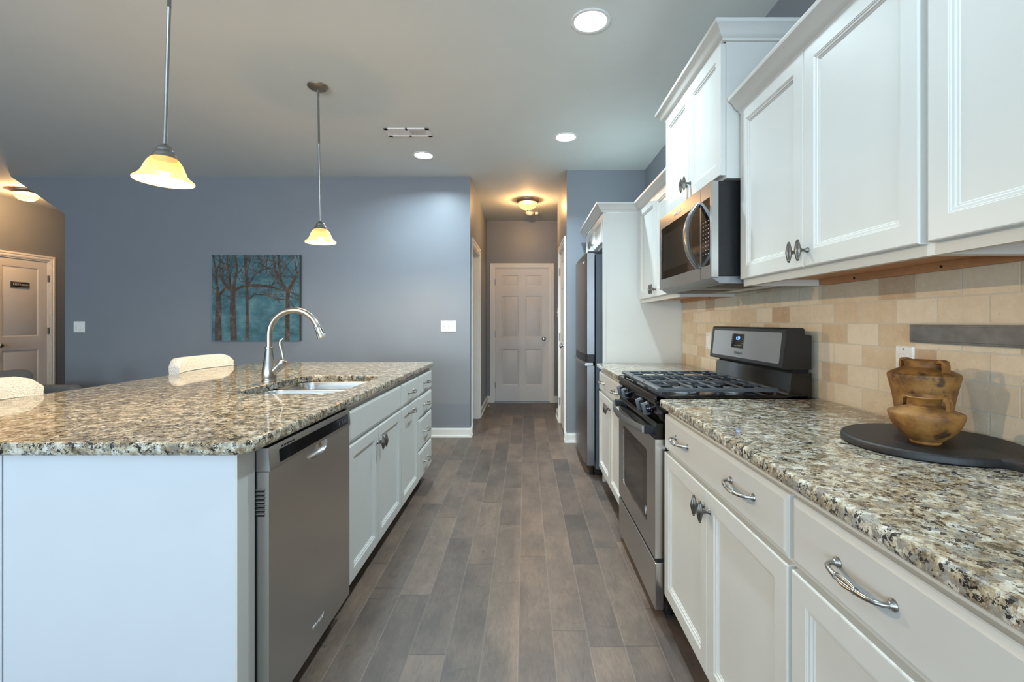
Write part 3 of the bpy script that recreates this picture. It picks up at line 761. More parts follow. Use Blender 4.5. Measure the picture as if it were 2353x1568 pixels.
# cabinet over the microwave
y0, y1, ym = 1.914, 2.684, 2.297; r = thing('upper_cabinet', 'tallest-set upper cabinet with two doors above the microwave', 'cabinet', (1.0, ym, 1.80), 'upper cabinets along the right wall')
xf = .795
mb = MB(); mb.box(xf+.02, WX_, y0, y1, 1.800, 2.368); mb.build('carcass', 'cabinet_paint', r)
MB().box(xf+.021, xf+.036, y0-.0015, y0+.002, 1.800, 2.36).build('side_stile', 'cabinet_paint', r)
add_door(r, -1, xf, y0+.010, ym-.0015, 1.815, 2.352, (ym-.024, 1.885)); add_door(r, -1, xf, ym+.0015, y1-.010, 1.815, 2.352, (ym+.024, 1.885))
crown([(WX-.002, y0), (xf+.012, y0), (xf+.012, y1), (WX-.002, y1)][::1], 2.360, MB()).build('crown_molding', 'cabinet_paint', r)
# tall fridge panel and the cabinet over the fridge
tp = thing('fridge_panel', 'tall flat white panel standing between the upper cabinets and the fridge', 'panel', (.9, 3.61, 0))
mb = MB(); mb.box(.594, WX_, 3.600, 3.622, 0, UZ1); mb.build('board', 'cabinet_paint', tp)
MB().box(.592, .612, 3.596, 3.624, 0, UZ1).build('front_stile', 'cabinet_paint', tp)
y0, y1 = 3.626, 4.60; ym = 4.10; r = thing('upper_cabinet', 'small two-door cabinet above the fridge', 'cabinet', (.9, ym, 1.80), 'upper cabinets along the right wall')
MB().box(.610, WX_, y0, y1, 1.808, UZ1).build('carcass', 'cabinet_paint', r)
add_door(r, -1, .588, y0+.010, ym-.0015, 1.830, UZ1-.018, (ym-.026, 1.885)); add_door(r, -1, .588, ym+.0015, y1-.010, 1.830, UZ1-.018, (ym+.026, 1.885))
crown([(XU+.012, 3.5945), (.590, 3.5945), (.590, y1), (WX-.002, y1)], UZ1-.004, MB()).build('crown_molding', 'cabinet_paint', r)
MB().box(.612, WX_, 4.60, 4.622, 0, UZ1).build('side_panel', 'cabinet_paint', r)

# ------------------------------------------------------------------ worktops
def slab_loops(x0, x1, y0, y1, r):
    return lambda i: rrect(x0+i, x1-i, y0+i, y1-i, max(r-i, .001))
def worktop(name, label, x0, x1, y0, y1, r, hole=None, holer=.05, z1=CT, th=.034):
    mb = MB(); bm = mb.bm; fn = slab_loops(x0, x1, y0, y1, r); z0 = z1-th
    prof = [(.008, z1), (.004, z1-.0012), (.0012, z1-.004), (0, z1-.009), (0, z0+.010), (.002, z0+.004), (.006, z0)]
    rings = [[bm.verts.new((a, b, z)) for a, b in fn(i)] for i, z in prof]; n = len(rings[0])
    for A, B in zip(rings, rings[1:]):
        for i in range(n): bm.faces.new([A[i], A[(i+1) % n], B[(i+1) % n], B[i]])
    if hole is None: bm.faces.new(rings[0]); bm.faces.new(rings[-1][::-1])
    else:
        hf = slab_loops(*hole, holer)
        hr = [[bm.verts.new((a, b, z)) for a, b in hf(-i)] for i, z in ((.005, z1), (.0015, z1-.0015), (0, z1-.005), (0, z0))]
        nh = len(hr[0])
        for A, B in zip(hr, hr[1:]):
            for i in range(nh): bm.faces.new([A[i], A[(i+1) % nh], B[(i+1) % nh], B[i]])
        for O_, H_ in ((rings[0], hr[0]), (rings[-1], hr[-1])):
            es = [bm.edges.get((O_[i], O_[(i+1) % n])) for i in range(n)]+[bm.edges.get((H_[i], H_[(i+1) % nh])) for i in range(nh)]
            bmesh.ops.triangle_fill(bm, use_beauty=True, use_dissolve=False, edges=es)
    o = mb.build(name, 'granite', angle=13, off=((x0+x1)/2, (y0+y1)/2, z0))
    return tag(o, label, 'countertop')
XC = .5425
worktop('granite_countertop', 'speckled granite countertop at lower right holding the black board and jars', XC, TX-.001, .07, 1.911, .012)
worktop('granite_countertop', 'short granite countertop between the range and the tall fridge panel', XC, TX-.001, 2.690, 3.594, .012)
HOLE = (-1.292, -.828, 2.055, 2.745)
worktop('granite_countertop', 'large granite island top with the sink cut into it', -2.085, -.715, 1.214, 3.705, .045, HOLE, .09)
# backsplash
mb = MB(); mb.box(TX, WX_, .07, 3.594, CT-.03, 1.386); tag(mb.build('tile_backsplash', 'travertine', off=(0, 0, 0)), 'beige stone tile backsplash running along the right wall', 'backsplash')
# metal bar
mb = MB(); mb.box(TX-.014, TX, .955, 1.452, 1.154, 1.208, .001)
mb2 = mb; kb = thing('wall_bar', 'dark metal bar mounted on the backsplash above the jars', 'knife rack', (TX, 1.2, 1.18))
mb2.build('bar', 'bar_metal', kb)
MB().box(TX-.0165, TX-.014, .96, 1.447, 1.160, 1.202, .0005).build('face_strip', 'bar_metal', kb)

# ------------------------------------------------------------------ island
XI = -.730; XIB = -1.385
def island_cab(name, label, y0, y1):
    r = thing(name, label, 'cabinet', (-1.05, (y0+y1)/2, 0), 'island cabinets')
    base_box(r, 1, XI, XIB, y0, y1); return r
y0, y1 = 1.955, 2.789; ym = 2.350
r = thing('sink_cabinet', 'white island cabinet below the sink, two doors with paired knobs', 'cabinet', (-1.05, (y0+y1)/2, 0), 'island cabinets')
mb = MB(); f = XI-.02
mb.box(f-.018, f, y0, y1, .105, ZB); mb.box(XIB, f, y0, y0+.018, .105, ZB); mb.box(XIB, f, y1-.018, y1, .105, ZB); mb.box(XIB, XIB+.012, y0, y1, .105, ZB); mb.box(XIB, f, y0, y1, .105, .123)
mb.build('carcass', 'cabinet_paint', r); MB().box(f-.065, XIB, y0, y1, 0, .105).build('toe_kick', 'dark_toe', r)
add_drawer(r, 1, XI, y0+.006, y1-.006, ZT0, ZT1, name='false_front')
add_door(r, 1, XI, y0+.006, ym-.0015, ZD0, ZD1, (ym-.026, .622)); add_door(r, 1, XI, ym+.0015, y1-.006, ZD0, ZD1, (ym+.026, .622))
y0, y1 = 2.789, 3.233; r = island_cab('pull_out_cabinet', 'narrow white island cabinet with one drawer above a pull-out door', y0, y1)
add_drawer(r, 1, XI, y0+.006, y1-.006, ZT0, ZT1, ((y0+y1)/2,), .775)
d = add_door(r, 1, XI, y0+.006, y1-.006, ZD0, ZD1); inst('handle', PULL, d, (XI, (y0+y1)/2, .650))
y0, y1 = 3.233, 3.688; r = island_cab('drawer_cabinet', 'white island cabinet with four stacked drawers at the far end', y0, y1)
for a, b in ((.708, .846), (.548, .693), (.326, .536), (.115, .311)): add_drawer(r, 1, XI, y0+.006, y1-.004, a, b, ((y0+y1)/2,), (a+b)/2+.003)
# end panels, back panel
ip = thing('island_panel', 'plain white island end panel facing the camera at lower left', 'panel', (-1.4, 1.29, 0))
mb = MB(); mb.box(-1.384, -.772, 1.252, 1.330, 0, ZB); mb.build('end_board', 'island_panel_paint', ip)
MB().box(-.772, -.7626, 1.250, 1.331, 0, ZB).build('edge_filler', 'cabinet_paint', ip)
MB().box(-1.70, -1.388, 1.252, 1.330, 0, ZB).build('back_board', 'island_panel_paint', ip)
MB().box(-1.70, -1.388, 1.331, 3.688, 0, ZB).build('rear_core', 'island_panel_paint', ip)
MB().box(-1.70, -.752, 3.689, 3.700, .105, ZB).box(-1.70, -.815, 3.689, 3.700, 0, .105).build('far_board', 'island_panel_paint', ip)

# dishwasher
YA, YZ, XD = 1.338, 1.950, -.7265
dw = thing('dishwasher', 'stainless dishwasher built into the island beside the white end panel', 'dishwasher', (-1.02, (YA+YZ)/2, 0))
MB().box(-1.36, -.772, YA, YZ, .10, .862).build('tub', 'black_plastic', dw)
MB().box(-1.36, -.80, YA+.005, YZ-.005, 0, .10).build('toe_kick', 'dark_slot', dw)
zs = .790; pa, pb, pd = 1.566, 1.732, .043
poly = [(YA, .095), (YZ, .095), (YZ, zs), (pb, zs)]
cx = (pa+pb)/2; hw = (pb-pa)/2
arc = []
for k in range(1, 16):
    a = k*PI/16; e = .55
    arc.append((cx+hw*math.copysign(abs(math.cos(a))**e, math.cos(a)), zs-pd*math.sin(a)**e))
poly += arc+[(pa, zs), (YA, zs)]
dd = MB().prism(poly, (XD-.043, 0, 0), EY, EZ, EX, .043).build('door', 'stainless_dark', dw)
full = [(pb, zs)]+arc+[(pa, zs)]
mb = MB(); L = []
for f_, d_ in ((1, 0), (.93, -.010), (.75, -.018), (.45, -.021)):
    L.append([(XD-.0008+d_, cx+(a-cx)*f_, zs+(b-zs)*f_) for a, b in full])
R = [[mb.bm.verts.new(p) for p in lp] for lp in L]
for A, B in zip(R, R[1:]):
    for i in range(len(A)-1): mb._f([A[i], A[i+1], B[i+1], B[i]], 0)
mb._f(R[-1], 0); mb.build('pocket_handle', 'stainless', dw, angle=60)
# control strip, leaning out slightly
mb = MB()
P0 = [(XD-.045, .792), (XD+.003, .792), (XD+.0035, .796), (XD-.001, .853), (XD-.004, .858), (XD-.045, .858)]
mb.loops([[(x, y, z) for x, z in P0] for y in (YA-.002, YZ+.001)]); cs = mb.build('control_strip', 'stainless', dw)
N = V3((.0570, 0, .0045)).normalized(); U = EY; V = V3((-.0045, 0, .057)).normalized(); O0 = V3((XD+.0035, 0, .796))
def on(y, v, e=.0): return O0+EY*y+V*v+N*e
g = MB(); g.loops([[on(a, b, e) for a, b in rrect(YA+.055, YZ-.022, .006, .044, .004)] for e in (.0, .0007)]); gp = g.build('control_glass', 'black_glass', dw)
mb = MB()
for i in range(5): mb.loops([[on(a, b, e) for a, b in ((YA+.068+i*.017, .0475), (YA+.080+i*.017, .0475), (YA+.080+i*.017, .0530), (YA+.068+i*.017, .0530))] for e in (0, .0006)])
mb.build('vent_slots', 'dark_slot', dw)
mb = MB()
for i, (yy, ww) in enumerate(((1.835, .010), (1.868, .008), (1.885, .008), (1.902, .008), (1.915, .006))):
    mb.loops([[on(a, b, e) for a, b in ((yy, .018), (yy+ww, .018), (yy+ww, .030), (yy, .030))] for e in (.0007, .0010)])
for i in range(7): mb.loops([[on(a, b, e) for a, b in ((1.815+i*.0155, .035), (1.826+i*.0155, .035), (1.826+i*.0155, .0375), (1.815+i*.0155, .0375))] for e in (.0007, .0010)])
mb.build('buttons', 'knob_grey', dw)
mb = MB()
for i in range(7):
    z = .664+i*.0115
    mb.box(-.7635, -.7385, YA-.0016, YA+.001, z, z+.0062, .0005, m=1); mb.box(-.765, -.737, YA-.004, YA-.0012, z+.0062, z+.0088, .0005, m=0)
mb.build('side_vent', ['stainless_v', 'dark_slot'], dw)
text('Whirlpool', .021, (XD+.0004, 1.655, .165), EY, EZ, EX, 'logo_silver', dw, 'logo', .0006, .25)

# sink
sk = thing('double_sink', 'stainless double-bowl undermount sink set in the island top', 'sink', (-1.06, 2.40, .70))
hx0, hx1, hy0, hy1 = HOLE
def bowl(ya, yb, name):
    mb = MB(); z1 = CT-.034
    f = slab_loops(hx0-.004, hx1+.004, ya, yb, .075)
    prof = [(-.012, z1-.0005), (0, z1-.0005), (.003, z1-.006), (.008, z1-.06), (.014, z1-.14), (.024, z1-.165), (.048, z1-.178), (.14, z1-.183)]
    R = [[mb.bm.verts.new((a, b, z)) for a, b in f(i)] for i, z in prof]; n = len(R[0])
    for A, B in zip(R, R[1:]):
        for i in range(n): mb._f([A[i], A[(i+1) % n], B[(i+1) % n], B[i]], 0)
    mb._f(R[-1], 0); o = mb.build(name, 'sink_steel', sk, angle=60)
    MB().lathe([(.055, .0), (.050, .002), (.040, -.002), (.0, -.004)], ((hx0+hx1)/2-.06, (ya+yb)/2, z1-.1815), 30).build('drain', 'chrome', sk)
bowl(hy0-.004, 2.395, 'bowl'); bowl(2.425, hy1+.004, 'bowl')
MB().box(hx0-.004, hx1+.004, 2.390, 2.430, CT-.07, CT-.046, .008, 3).build('divider', 'sink_steel', sk)

# faucet
FX, FY = -1.340, 2.470
fc = thing('kitchen_faucet', 'brushed nickel gooseneck faucet with side lever standing on the island', 'faucet', (FX, FY, CT))
c = (FX, FY, CT)
MB().lathe([(.036, 0), (.037, .004), (.035, .010), (.034, .012), (.0345, .016), (.036, .027), (.0365, .045), (.034, .071), (.029, .098), (.023, .129), (.0195, .160), (.0175, .174), (.022, .175), (.022, .180), (.018, .182)], c, 40).build('body', 'nickel', fc)
pts = [(FX, FY, CT+.175), (FX, FY, CT+.21)]
R = .130; cz = CT+.243
for k in range(0, 29):
    a = PI-(k/28)*math.radians(160); pts.append((FX+R+R*math.cos(a), FY, cz+R*math.sin(a)))
e = V3(pts[-1]); T = (e-V3(pts[-2])).normalized()
MB().tube(pts, .0148, 20).build('spout', 'nickel', fc)
MB().lathe([(.0155, -.004), (.0185, -.002), (.0185, .003), (.0165, .005), (.017, .015), (.0195, .035), (.0235, .058), (.0235, .063), (.018, .064), (.0, .063)], e, 48, T, flutes=16, famt=.07).build('spray_head', 'nickel', fc)
S = T.cross(EY); S = S if S.z > 0 or S.x > 0 else -S
MB().tube([e+T*.008+V3((.016, 0, .006)), e+T*.022+V3((.022, 0, .008)), e+T*.04+V3((.023, 0, .006))], [.003, .005, .003], 10).build('spray_button', 'pewter', fc)
q0 = V3((FX+.005, FY, CT+.035)); D = V3((.70, 0, .71)).normalized()
MB().lathe([(.020, 0), (.0215, .03), (.0215, .062), (.0225, .063), (.0225, .066), (.0215, .067), (.0225, .085), (.0235, .086), (.0235, .090), (.022, .100), (.014, .109), (.0, .112)], q0, 30, D).build('valve_arm', 'nickel', fc)
h0 = q0+D*.102
MB().tube([h0, h0+V3((-.004, 0, .020)), h0+V3((-.006, 0, .036)), h0+V3((-.012, 0, .062)), h0+V3((-.018, 0, .082)), h0+V3((-.018, 0, .100)), h0+V3((-.010, 0, .112)), h0+V3((-.003, 0, .117))], [.013, .008, .0075, .009, .010, .0095, .0085, .005], 16).build('lever', 'nickel', fc)

# ------------------------------------------------------------------ gas range
YA, YZ = 1.922, 2.676; YM = (YA+YZ)/2
rg = thing('gas_range', 'black and stainless gas range with cast iron grates in the right counter run', 'stove', (.87, YM, 0))
MB().box(.575, 1.165, YA, YZ, .035, .884, .003).build('body', 'black_plastic', rg)
for x in (.60, 1.12):
    for y in (YA+.05, YZ-.05): MB().lathe([(.018, 0), (.018, .02), (.01, .022), (.01, .036)], (x, y, 0), 14).build('foot', 'black_plastic', rg)
# cooktop with raised front lip
mb = MB()
mb.loops([[(x, y, z) for x, z in ((.532, .884), (.527, .889), (.526, .908), (.531, .914), (.545, .915), (.575, .905), (1.06, .905), (1.09, .915), (1.16, .915), (1.16, .884))] for y in (YA-.003, YZ+.003)])
for a, b in ((YA-.003, YA+.018), (YZ-.018, YZ+.003)): mb.box(.531, 1.15, a, b, .890, .916, .003)
mb.build('cooktop', 'black_gloss', rg)
# control panel with knobs
mb = MB()
mb.loops([[(x, y, z) for x, z in ((.600, .884), (.534, .884), (.531, .878), (.546, .822), (.552, .815), (.600, .815))] for y in (YA, YZ)])
mb.build('control_panel', 'black_gloss', rg)
Nk = V3((-.056, 0, -.015)).normalized()*1.0; Nk = V3((-.966, 0, .259)).normalized() if False else V3((-.966, 0, -.259))
for i, y in enumerate((2.565, 2.455, 2.135, 2.025)):
    c = V3((.5385, y, .850)); Nn = V3((-.966, 0, -.259)); Vv = V3((-.259, 0, .966))
    kb = MB().lathe([(.026, 0), (.026, .004), (.021, .006), (.0195, .020), (.017, .024), (.0, .025)], c, 26, Nn).build('knob', 'black_gloss', rg)
    mb = MB(); q = c+Nn*.022
    mb.loops([[q+EY*a*s_+Vv*b*s_+Nn*d for a, b in rrect(-.0075, .0075, -.026, .026, .004, 3)] for d, s_ in ((-.012, 1.1), (.012, 1.0), (.015, .85))]); mb.build('grip', 'knob_grey', kb)
# oven door
OX = .530
mb = MB()
mb.loops([[(x, y, z) for x, z in ((.572, .738), (.533, .738), (.530, .742), (.535, .796), (.540, .802), (.572, .802))] for y in (YA+.004, YZ-.004)])
dtop = mb.build('door_header', 'black_gloss', rg)
wy0, wy1, wz0, wz1 = 2.055, 2.560, .345, .690
mb = MB()
outer = rrect(YA+.004, YZ-.004, .248, .737, .004, 6)
win = []
for a, b in rrect(wy0, wy1, wz0, wz1, .02, 6):
    u = (a-(wy0+wy1)/2)/((wy1-wy0)/2)
    win.append((a, b-(.035*u*u if b > .5 else 0)))
bmv = mb.bm
def ring(pl, x): return [bmv.verts.new((x, a, b)) for a, b in pl]
of, ob, wf, wb = ring(outer, OX), ring(outer, .572), ring(win, OX), ring(win, OX+.006)
n = len(of)
for i in range(n):
    j = (i+1) % n
    mb._f([of[i], of[j], ob[j], ob[i]], 0); mb._f([wf[i], wf[j], wb[j], wb[i]], 0); mb._f([of[i], of[j], wf[j], wf[i]], 0)
mb._f(ob, 0)
od = mb.build('oven_door', 'stainless_dark', rg, angle=30)
mb = MB(); mb.prism(win, (OX+.0035, 0, 0), EY, EZ, EX, .002); wn = mb.build('window', 'black_glass', od)
mb = MB()   # paler inner window of the glass
mb.prism(rrect(wy0+.075, wy1-.075, wz0+.055, wz1-.085, .015), (OX+.0031, 0, 0), EY, EZ, EX, .0004)
plain('tinted_glass', s(34, 32, 31), .07); mb.build('inner_pane', 'tinted_glass', od)
mb = MB()
for rr in (.0185, .015): mb.lathe([(rr, 0), (rr, .0006), (rr-.0016, .0006), (rr-.0016, 0)], (OX+.0034, wy0+.035, wz0+.040), 30, (-1, 0, 0), cap=False)
mb.tube([(OX+.003, wy0+.035+.008*math.cos(a)*(1-a/9), wz0+.040+.009*math.sin(a)) for a in [q*.5 for q in range(14)]], .0012, 6)
mb.build('emblem', 'logo_silver', od)
# bowed handle: flat bar
mb = MB(); L = []
for k in range(25):
    u = -1+2*k/24; y = YM+u*.325; x = .497-.040*(1-u*u); 
    L.append([(x-.007, y, .752), (x-.009, y, .757), (x-.009, y, .779), (x-.007, y, .784), (x+.004, y, .781), (x+.004, y, .755)])
mb.loops(L); mb.build('handle', 'stainless', od, angle=40)
for u in (-1, 1): MB().box(.496, .540, YM+u*.325-.011, YM+u*.325+.011, .750, .786, .003).build('handle_bracket', 'black_plastic', od)
# lower drawer
mb = MB(); mb.box(OX, .566, YA+.004, YZ-.004, .040, .232, .003); mb.build('storage_drawer', 'stainless_dark', rg)
MB().box(.538, .566, YA+.006, YZ-.006, .230, .250).build('drawer_gap', 'dark_slot', rg)
# backguard
def slope_loops(pr, ya, yb): return [[(x, y, z) for x, z in pr] for y in (ya, yb)]
mb = MB()
mb.loops(slope_loops([(1.040, .900), (1.070, .918), (1.078, .935), (1.082, .985), (1.086, 1.006), (1.165, 1.006), (1.165, .900)], YA, YZ)); mb.build('backguard_base', 'black_gloss', rg)
MB().box(1.095, 1.16, YA+.012, YZ-.012, 1.0, 1.04).build('backguard_neck', 'dark_slot', rg)
mb = MB()
mb.loops(slope_loops([(1.050, 1.022), (1.046, 1.028), (1.064, 1.186), (1.070, 1.192), (1.130, 1.192), (1.137, 1.186), (1.137, 1.165), (1.165, 1.160), (1.165, 1.022)], YA, YZ)); mb.build('backguard', 'black_plastic', rg)
Ob = V3((1.0478, 0, 1.030)); Vb = V3((.018, 0, .158)).normalized(); Nb = V3((-.158, 0, .018)).normalized()
def ob_(y, v, e): return Ob+EY*y+Vb*v+Nb*e
mb = MB(); mb.loops([[ob_(a, b, e) for a, b in rrect(YA+.03, YZ-.03, .012, .143, .010)] for e in (-.002, .0016)]); mb.build('fascia', 'stainless_v', rg)
mb = MB(); mb.loops([[ob_(a, b, e) for a, b in rrect(2.285, 2.415, .058, .128, .008)] for e in (.001, .003)]); mb.build('clock_display', 'black_glass', rg)
text('6:29', .024, ob_(2.345, .106, .0034), -EY, Vb, Nb, 'clock_blue', rg, 'clock_digits', .0002)
mb = MB()
for i in range(6): mb.loops([[ob_(a, b, e) for a, b in ((2.30+i*.014, .068), (2.309+i*.014, .068), (2.309+i*.014, .072), (2.30+i*.014, .072))] for e in (.003, .0033)])
for i in range(4):
    for yy in (2.293, 2.40): mb.loops([[ob_(a, b, e) for a, b in ((yy, .080+i*.011), (yy+.006, .080+i*.011), (yy+.006, .0825+i*.011), (yy, .0825+i*.011))] for e in (.003, .0033)])
mb.build('touch_keys', 'metal_grey', rg)
text('Whirlpool', .021, ob_(2.335, .034, .0017), -EY, Vb, Nb, 'logo_grey', rg, 'logo', .0003, .2)
# burners
mb_pos = [(.70, 2.085, .042), (.70, 2.515, .046), (.92, 2.085, .036), (.92, 2.515, .038), (.81, 2.30, .040)]
for x, y, r_ in mb_pos:
    b = MB().lathe([(r_*1.25, 0), (r_*1.25, .004), (r_, .006), (r_, .014), (r_*.9, .016)], (x, y, .905), 30).build('burner', 'metal_grey', rg)
    MB().lathe([(r_*.95, .016), (r_*.95, .021), (r_*.8, .024), (0, .025)], (x, y, .905), 30).build('burner_cap', 'cast_iron', b)
# three cast iron grates
for ya, yb in ((1.945, 2.186), (2.190, 2.410), (2.414, 2.655)):
    mb = MB(); x0, x1 = .548, 1.045; z = .935; xm = (x0+x1)/2; ym_ = (ya+yb)/2
    mb.bar((x0+.012, ya+.001, z), (x0+.012, yb-.001, z), .034, .0152, bev=1); mb.bar((x1-.010, ya+.001, z), (x1-.010, yb-.001, z), .0205, .0142, bev=1)
    e0 = .020 if ya < 1.95 else .009; e1 = .020 if yb > 2.65 else .009
    mb.bar((x0, ya+e0/2, z), (x1, ya+e0/2, z), e0, .015, bev=1); mb.bar((x0, yb-e1/2, z), (x1, yb-e1/2, z), e1, .015, bev=1)
    rod = lambda p, q, r=.0044: mb.tube([(p[0], p[1], z+.002), (q[0], q[1], z+.002)], r, 8)
    rod((xm, ya+.01), (xm, yb-.01), .0055)
    for xx in (x0+.155, x1-.125): rod((xx, ya+.01), (xx, yb-.01))
    for xx in (x0+.085, xm-.055, xm+.055, x1-.06):
        rod((xx, ya+.01), (xx, ym_-.042)); rod((xx, ym_+.042), (xx, yb-.01))
    for a_, b_ in ((x0+.02, x0+.085), (xm-.055, xm+.055), (x1-.09, x1-.012)): rod((a_, ym_), (b_, ym_), .005)
    for xx in (x0+.012, x1-.012, xm):
        for yy in (ya+.012, yb-.012): mb.box(xx-.005, xx+.005, yy-.005, yy+.005, .906, z-.004)
    mb.build('grate', 'cast_iron', rg)

# ------------------------------------------------------------------ over-the-range microwave
YA, YZ = 1.928, 2.672; MX = .760; z0, z1 = 1.398, 1.794
mw = thing('microwave', 'stainless over-the-range microwave with a bowed handle, hung above the range', 'microwave', (.97, (YA+YZ)/2, z0))
MB().box(.790, 1.190, YA+.004, YZ-.004, z0+.006, z1, .002).build('case', 'black_plastic', mw)
ys = 2.048
def framed(name, ya, yb, wa, wb, za, zb, mat):
    mb = MB(); o_ = rrect(ya, yb, z0, z1, .003, 3); w_ = rrect(wa, wb, za, zb, .006, 3); b = mb.bm
    rg_ = lambda pl, x: [b.verts.new((x, p, q)) for p, q in pl]
    of, ob, wf, wb_ = rg_(o_, MX), rg_(o_, .789), rg_(w_, MX), rg_(w_, MX+.003); n = len(of)
    for i in range(n):
        j = (i+1) % n
        mb._f([of[i], of[j], ob[j], ob[i]], 0); mb._f([wf[i], wf[j], wb_[j], wb_[i]], 0); mb._f([of[i], of[j], wf[j], wf[i]], 0)
    mb._f(ob, 0); d = mb.build(name, mat, mw, angle=30)
    m2 = MB(); m2.prism(rrect(wa, wb, za, zb, .006, 3), (MX+.0006, 0, 0), EY, EZ, EX, .002)
    return d, m2
dr, m2 = framed('door', ys+.0015, YZ, ys+.006, YZ-.030, 1.452, 1.732, 'stainless_dark'); m2.build('window', 'black_glass', dr)
MB().prism(rrect(ys+.10, YZ-.075, 1.495, 1.690, .004, 3), (MX+.0003, 0, 0), EY, EZ, EX, .0003).build('window_mesh', 'tinted_glass', dr)
cp, m2 = framed('control_panel', YA, ys-.0015, YA+.016, ys-.006, 1.452, 1.732, 'stainless_dark'); m2.build('control_glass', 'black_glass', cp)
mb = MB()
for i in range(9):
    for j in range(3):
        y = YA+.030+j*.028; z = 1.50+i*.017
        mb.prism([(y, z), (y+.008, z), (y+.008, z+.0035), (y, z+.0035)], (MX+.0001, 0, 0), EY, EZ, EX, .0005)
mb.prism([(YA+.03, 1.672), (YA+.095, 1.672), (YA+.095, 1.70), (YA+.03, 1.70)], (MX+.0001, 0, 0), EY, EZ, EX, .0005, m=1)
mb.build('keypad', ['logo_silver', 'tinted_glass'], cp)
L = []
for k in range(29):
    u = -1+2*k/28; z = 1.592+u*.142; x = MX-.002-.054*(1-abs(u)**2.2)
    L.append([(x-.006, ys+.000, z), (x-.011, ys+.006, z), (x-.011, ys+.028, z), (x-.006, ys+.035, z), (x+.006, ys+.033, z), (x+.006, ys+.002, z)])
MB().loops(L).build('handle', 'stainless', dr, angle=50)
text('Whirlpool', .026, (MX-.0003, 2.36, 1.763), -EY, EZ, -EX, 'logo_silver', dr, 'logo', .0005, .2)
mb = MB()
mb.loops([[(x, y, z) for x, z in ((.765, z0), (.80, z0-.022), (1.17, z0-.022), (1.17, z0+.006), (.79, z0+.006))] for y in (YA+.01, YZ-.01)]); mb.build('bottom_pan', 'metal_grey', mw)
for a, b in ((YA+.06, YA+.30), (YZ-.30, YZ-.06)): MB().box(.84, 1.03, a, b, z0-.024, z0-.0215, .001).build('grease_filter', 'dark_metal', mw)
MB().box(1.06, 1.12, YA+.18, YZ-.18, z0-.0235, z0-.0215).build('lamp_cover', 'white_plastic', mw)

# ------------------------------------------------------------------ fridge
YA, YZ = 3.720, 4.560; YM = (YA+YZ)/2
fr = thing('refrigerator', 'tall stainless bottom-freezer refrigerator beside the white tall panel', 'refrigerator', (.87, YM, 0))
MB().box(.556, 1.16, YA+.006, YZ-.006, .05, 1.755, .004).build('case', 'fridge_case', fr)
def bowed(za, zb, name, mat, x0=.480, x1=.545, bow=.012):
    pl = [(x1, YA)]+[(x0+.004-(bow)*(1-(2*k/16-1)**2)+(.004 if k in (0, 16) else 0), YA+(YZ-YA)*k/16) for k in range(17)]+[(x1, YZ)]
    mb = MB(); mb.loops([[(x, y, z) for x, y in pl] for z in (za, zb)]); return mb.build(name, mat, fr, angle=40)
ud = bowed(.962, 1.762, 'upper_door', 'fridge_steel'); bowed(.900, .962, 'door_grip', 'black_plastic', x0=.483)
fd = bowed(.085, .870, 'freezer_door', 'fridge_steel')
mb = MB()
pl = [(.474-(.012)*(1-(2*k/16-1)**2), YA+(YZ-YA)*k/16) for k in range(17)]
mb.loops([[(x, y, z), (x-.005, y, z+.010), (x+.002, y, z+.024), (x+.06, y, z+.024), (x+.06, y, z)] for (x, y) in pl for z in (.872,)]); mb.build('freezer_handle', 'stainless', fd)
mb = MB(); mb.box(.498, .600, YA+.008, YA+.060, 1.762, 1.778, .003); mb.build('hinge_cover', 'black_plastic', fr)
for y in (YA+.05, YZ-.05): MB().lathe([(.022, 0), (.022, .014), (.012, .016), (.012, .052)], (.535, y, 0), 16).build('foot', 'black_plastic', fr)
MB().box(.565, .60, YA+.02, YZ-.02, .012, .05).build('base_grille', 'dark_slot', fr)
text('Whirlpool', .032, (.4765, 3.90, 1.70), -EY, EZ, -EX, 'logo_silver', fr, 'logo', .0012, .2)

# ------------------------------------------------------------------ board and pottery
BX, BYY, BR = 1.006, 1.180, .182
cb = thing('cutting_board', 'round black wooden board lying on the right granite counter', 'cutting board', (BX, BYY, CT))
poly = []
a0 = math.radians(-90+20); 
th_ = math.radians(-80)
for k in range(61):
    a = th_+math.radians(9)+(2*PI-math.radians(18))*k/60; poly.append((BX+BR*math.cos(a), BYY+BR*math.sin(a)))
D = V3((math.cos(th_), math.sin(th_), 0)); S = V3((-D.y, D.x, 0)); hb = V3((BX, BYY, 0))+D*BR
for a, b in ((-.022, .016), (-.019, .05), (-.020, .105), (-.012, .122), (.012, .122), (.020, .105), (.019, .05), (.022, .016)): q = hb+S*a+D*(b); poly.append((q.x, q.y))
mb = MB(); cxm = V3((BX, BYY, 0))
L = []
for i, z in ((.004, CT), (0, CT+.004), (0, CT+.014), (.0015, CT+.0175), (.005, CT+.020)):
    L.append([(cxm+(V3((a, b, 0))-cxm)*(1-i/BR)+EZ*z) for a, b in poly])
mb.loops(L); mb.build('board', 'black_wood', cb, angle=30)
MB().lathe([(.009, -.0004), (.009, .0006), (.007, .0008), (.007, -.0004)], hb+D*.095+EZ*(CT+.020), 20, cap=False).build('hanging_ring', 'dark_metal', cb)
ZBRD = CT+.0202
def strap(mb, pts, w, t):
    pts = [V3(p) for p in pts]; L = []
    for i, p in enumerate(pts):
        T = (pts[min(i+1, len(pts)-1)]-pts[max(i-1, 0)]).normalized(); S = V3((-pts[0].y+cy_, 0, 0)); S = SIDE; N_ = T.cross(S).normalized()
        L.append([p+S*w/2+N_*t/2, p-S*w/2+N_*t/2, p-S*w/2-N_*t/2, p+S*w/2-N_*t/2])
    mb.loops(L)
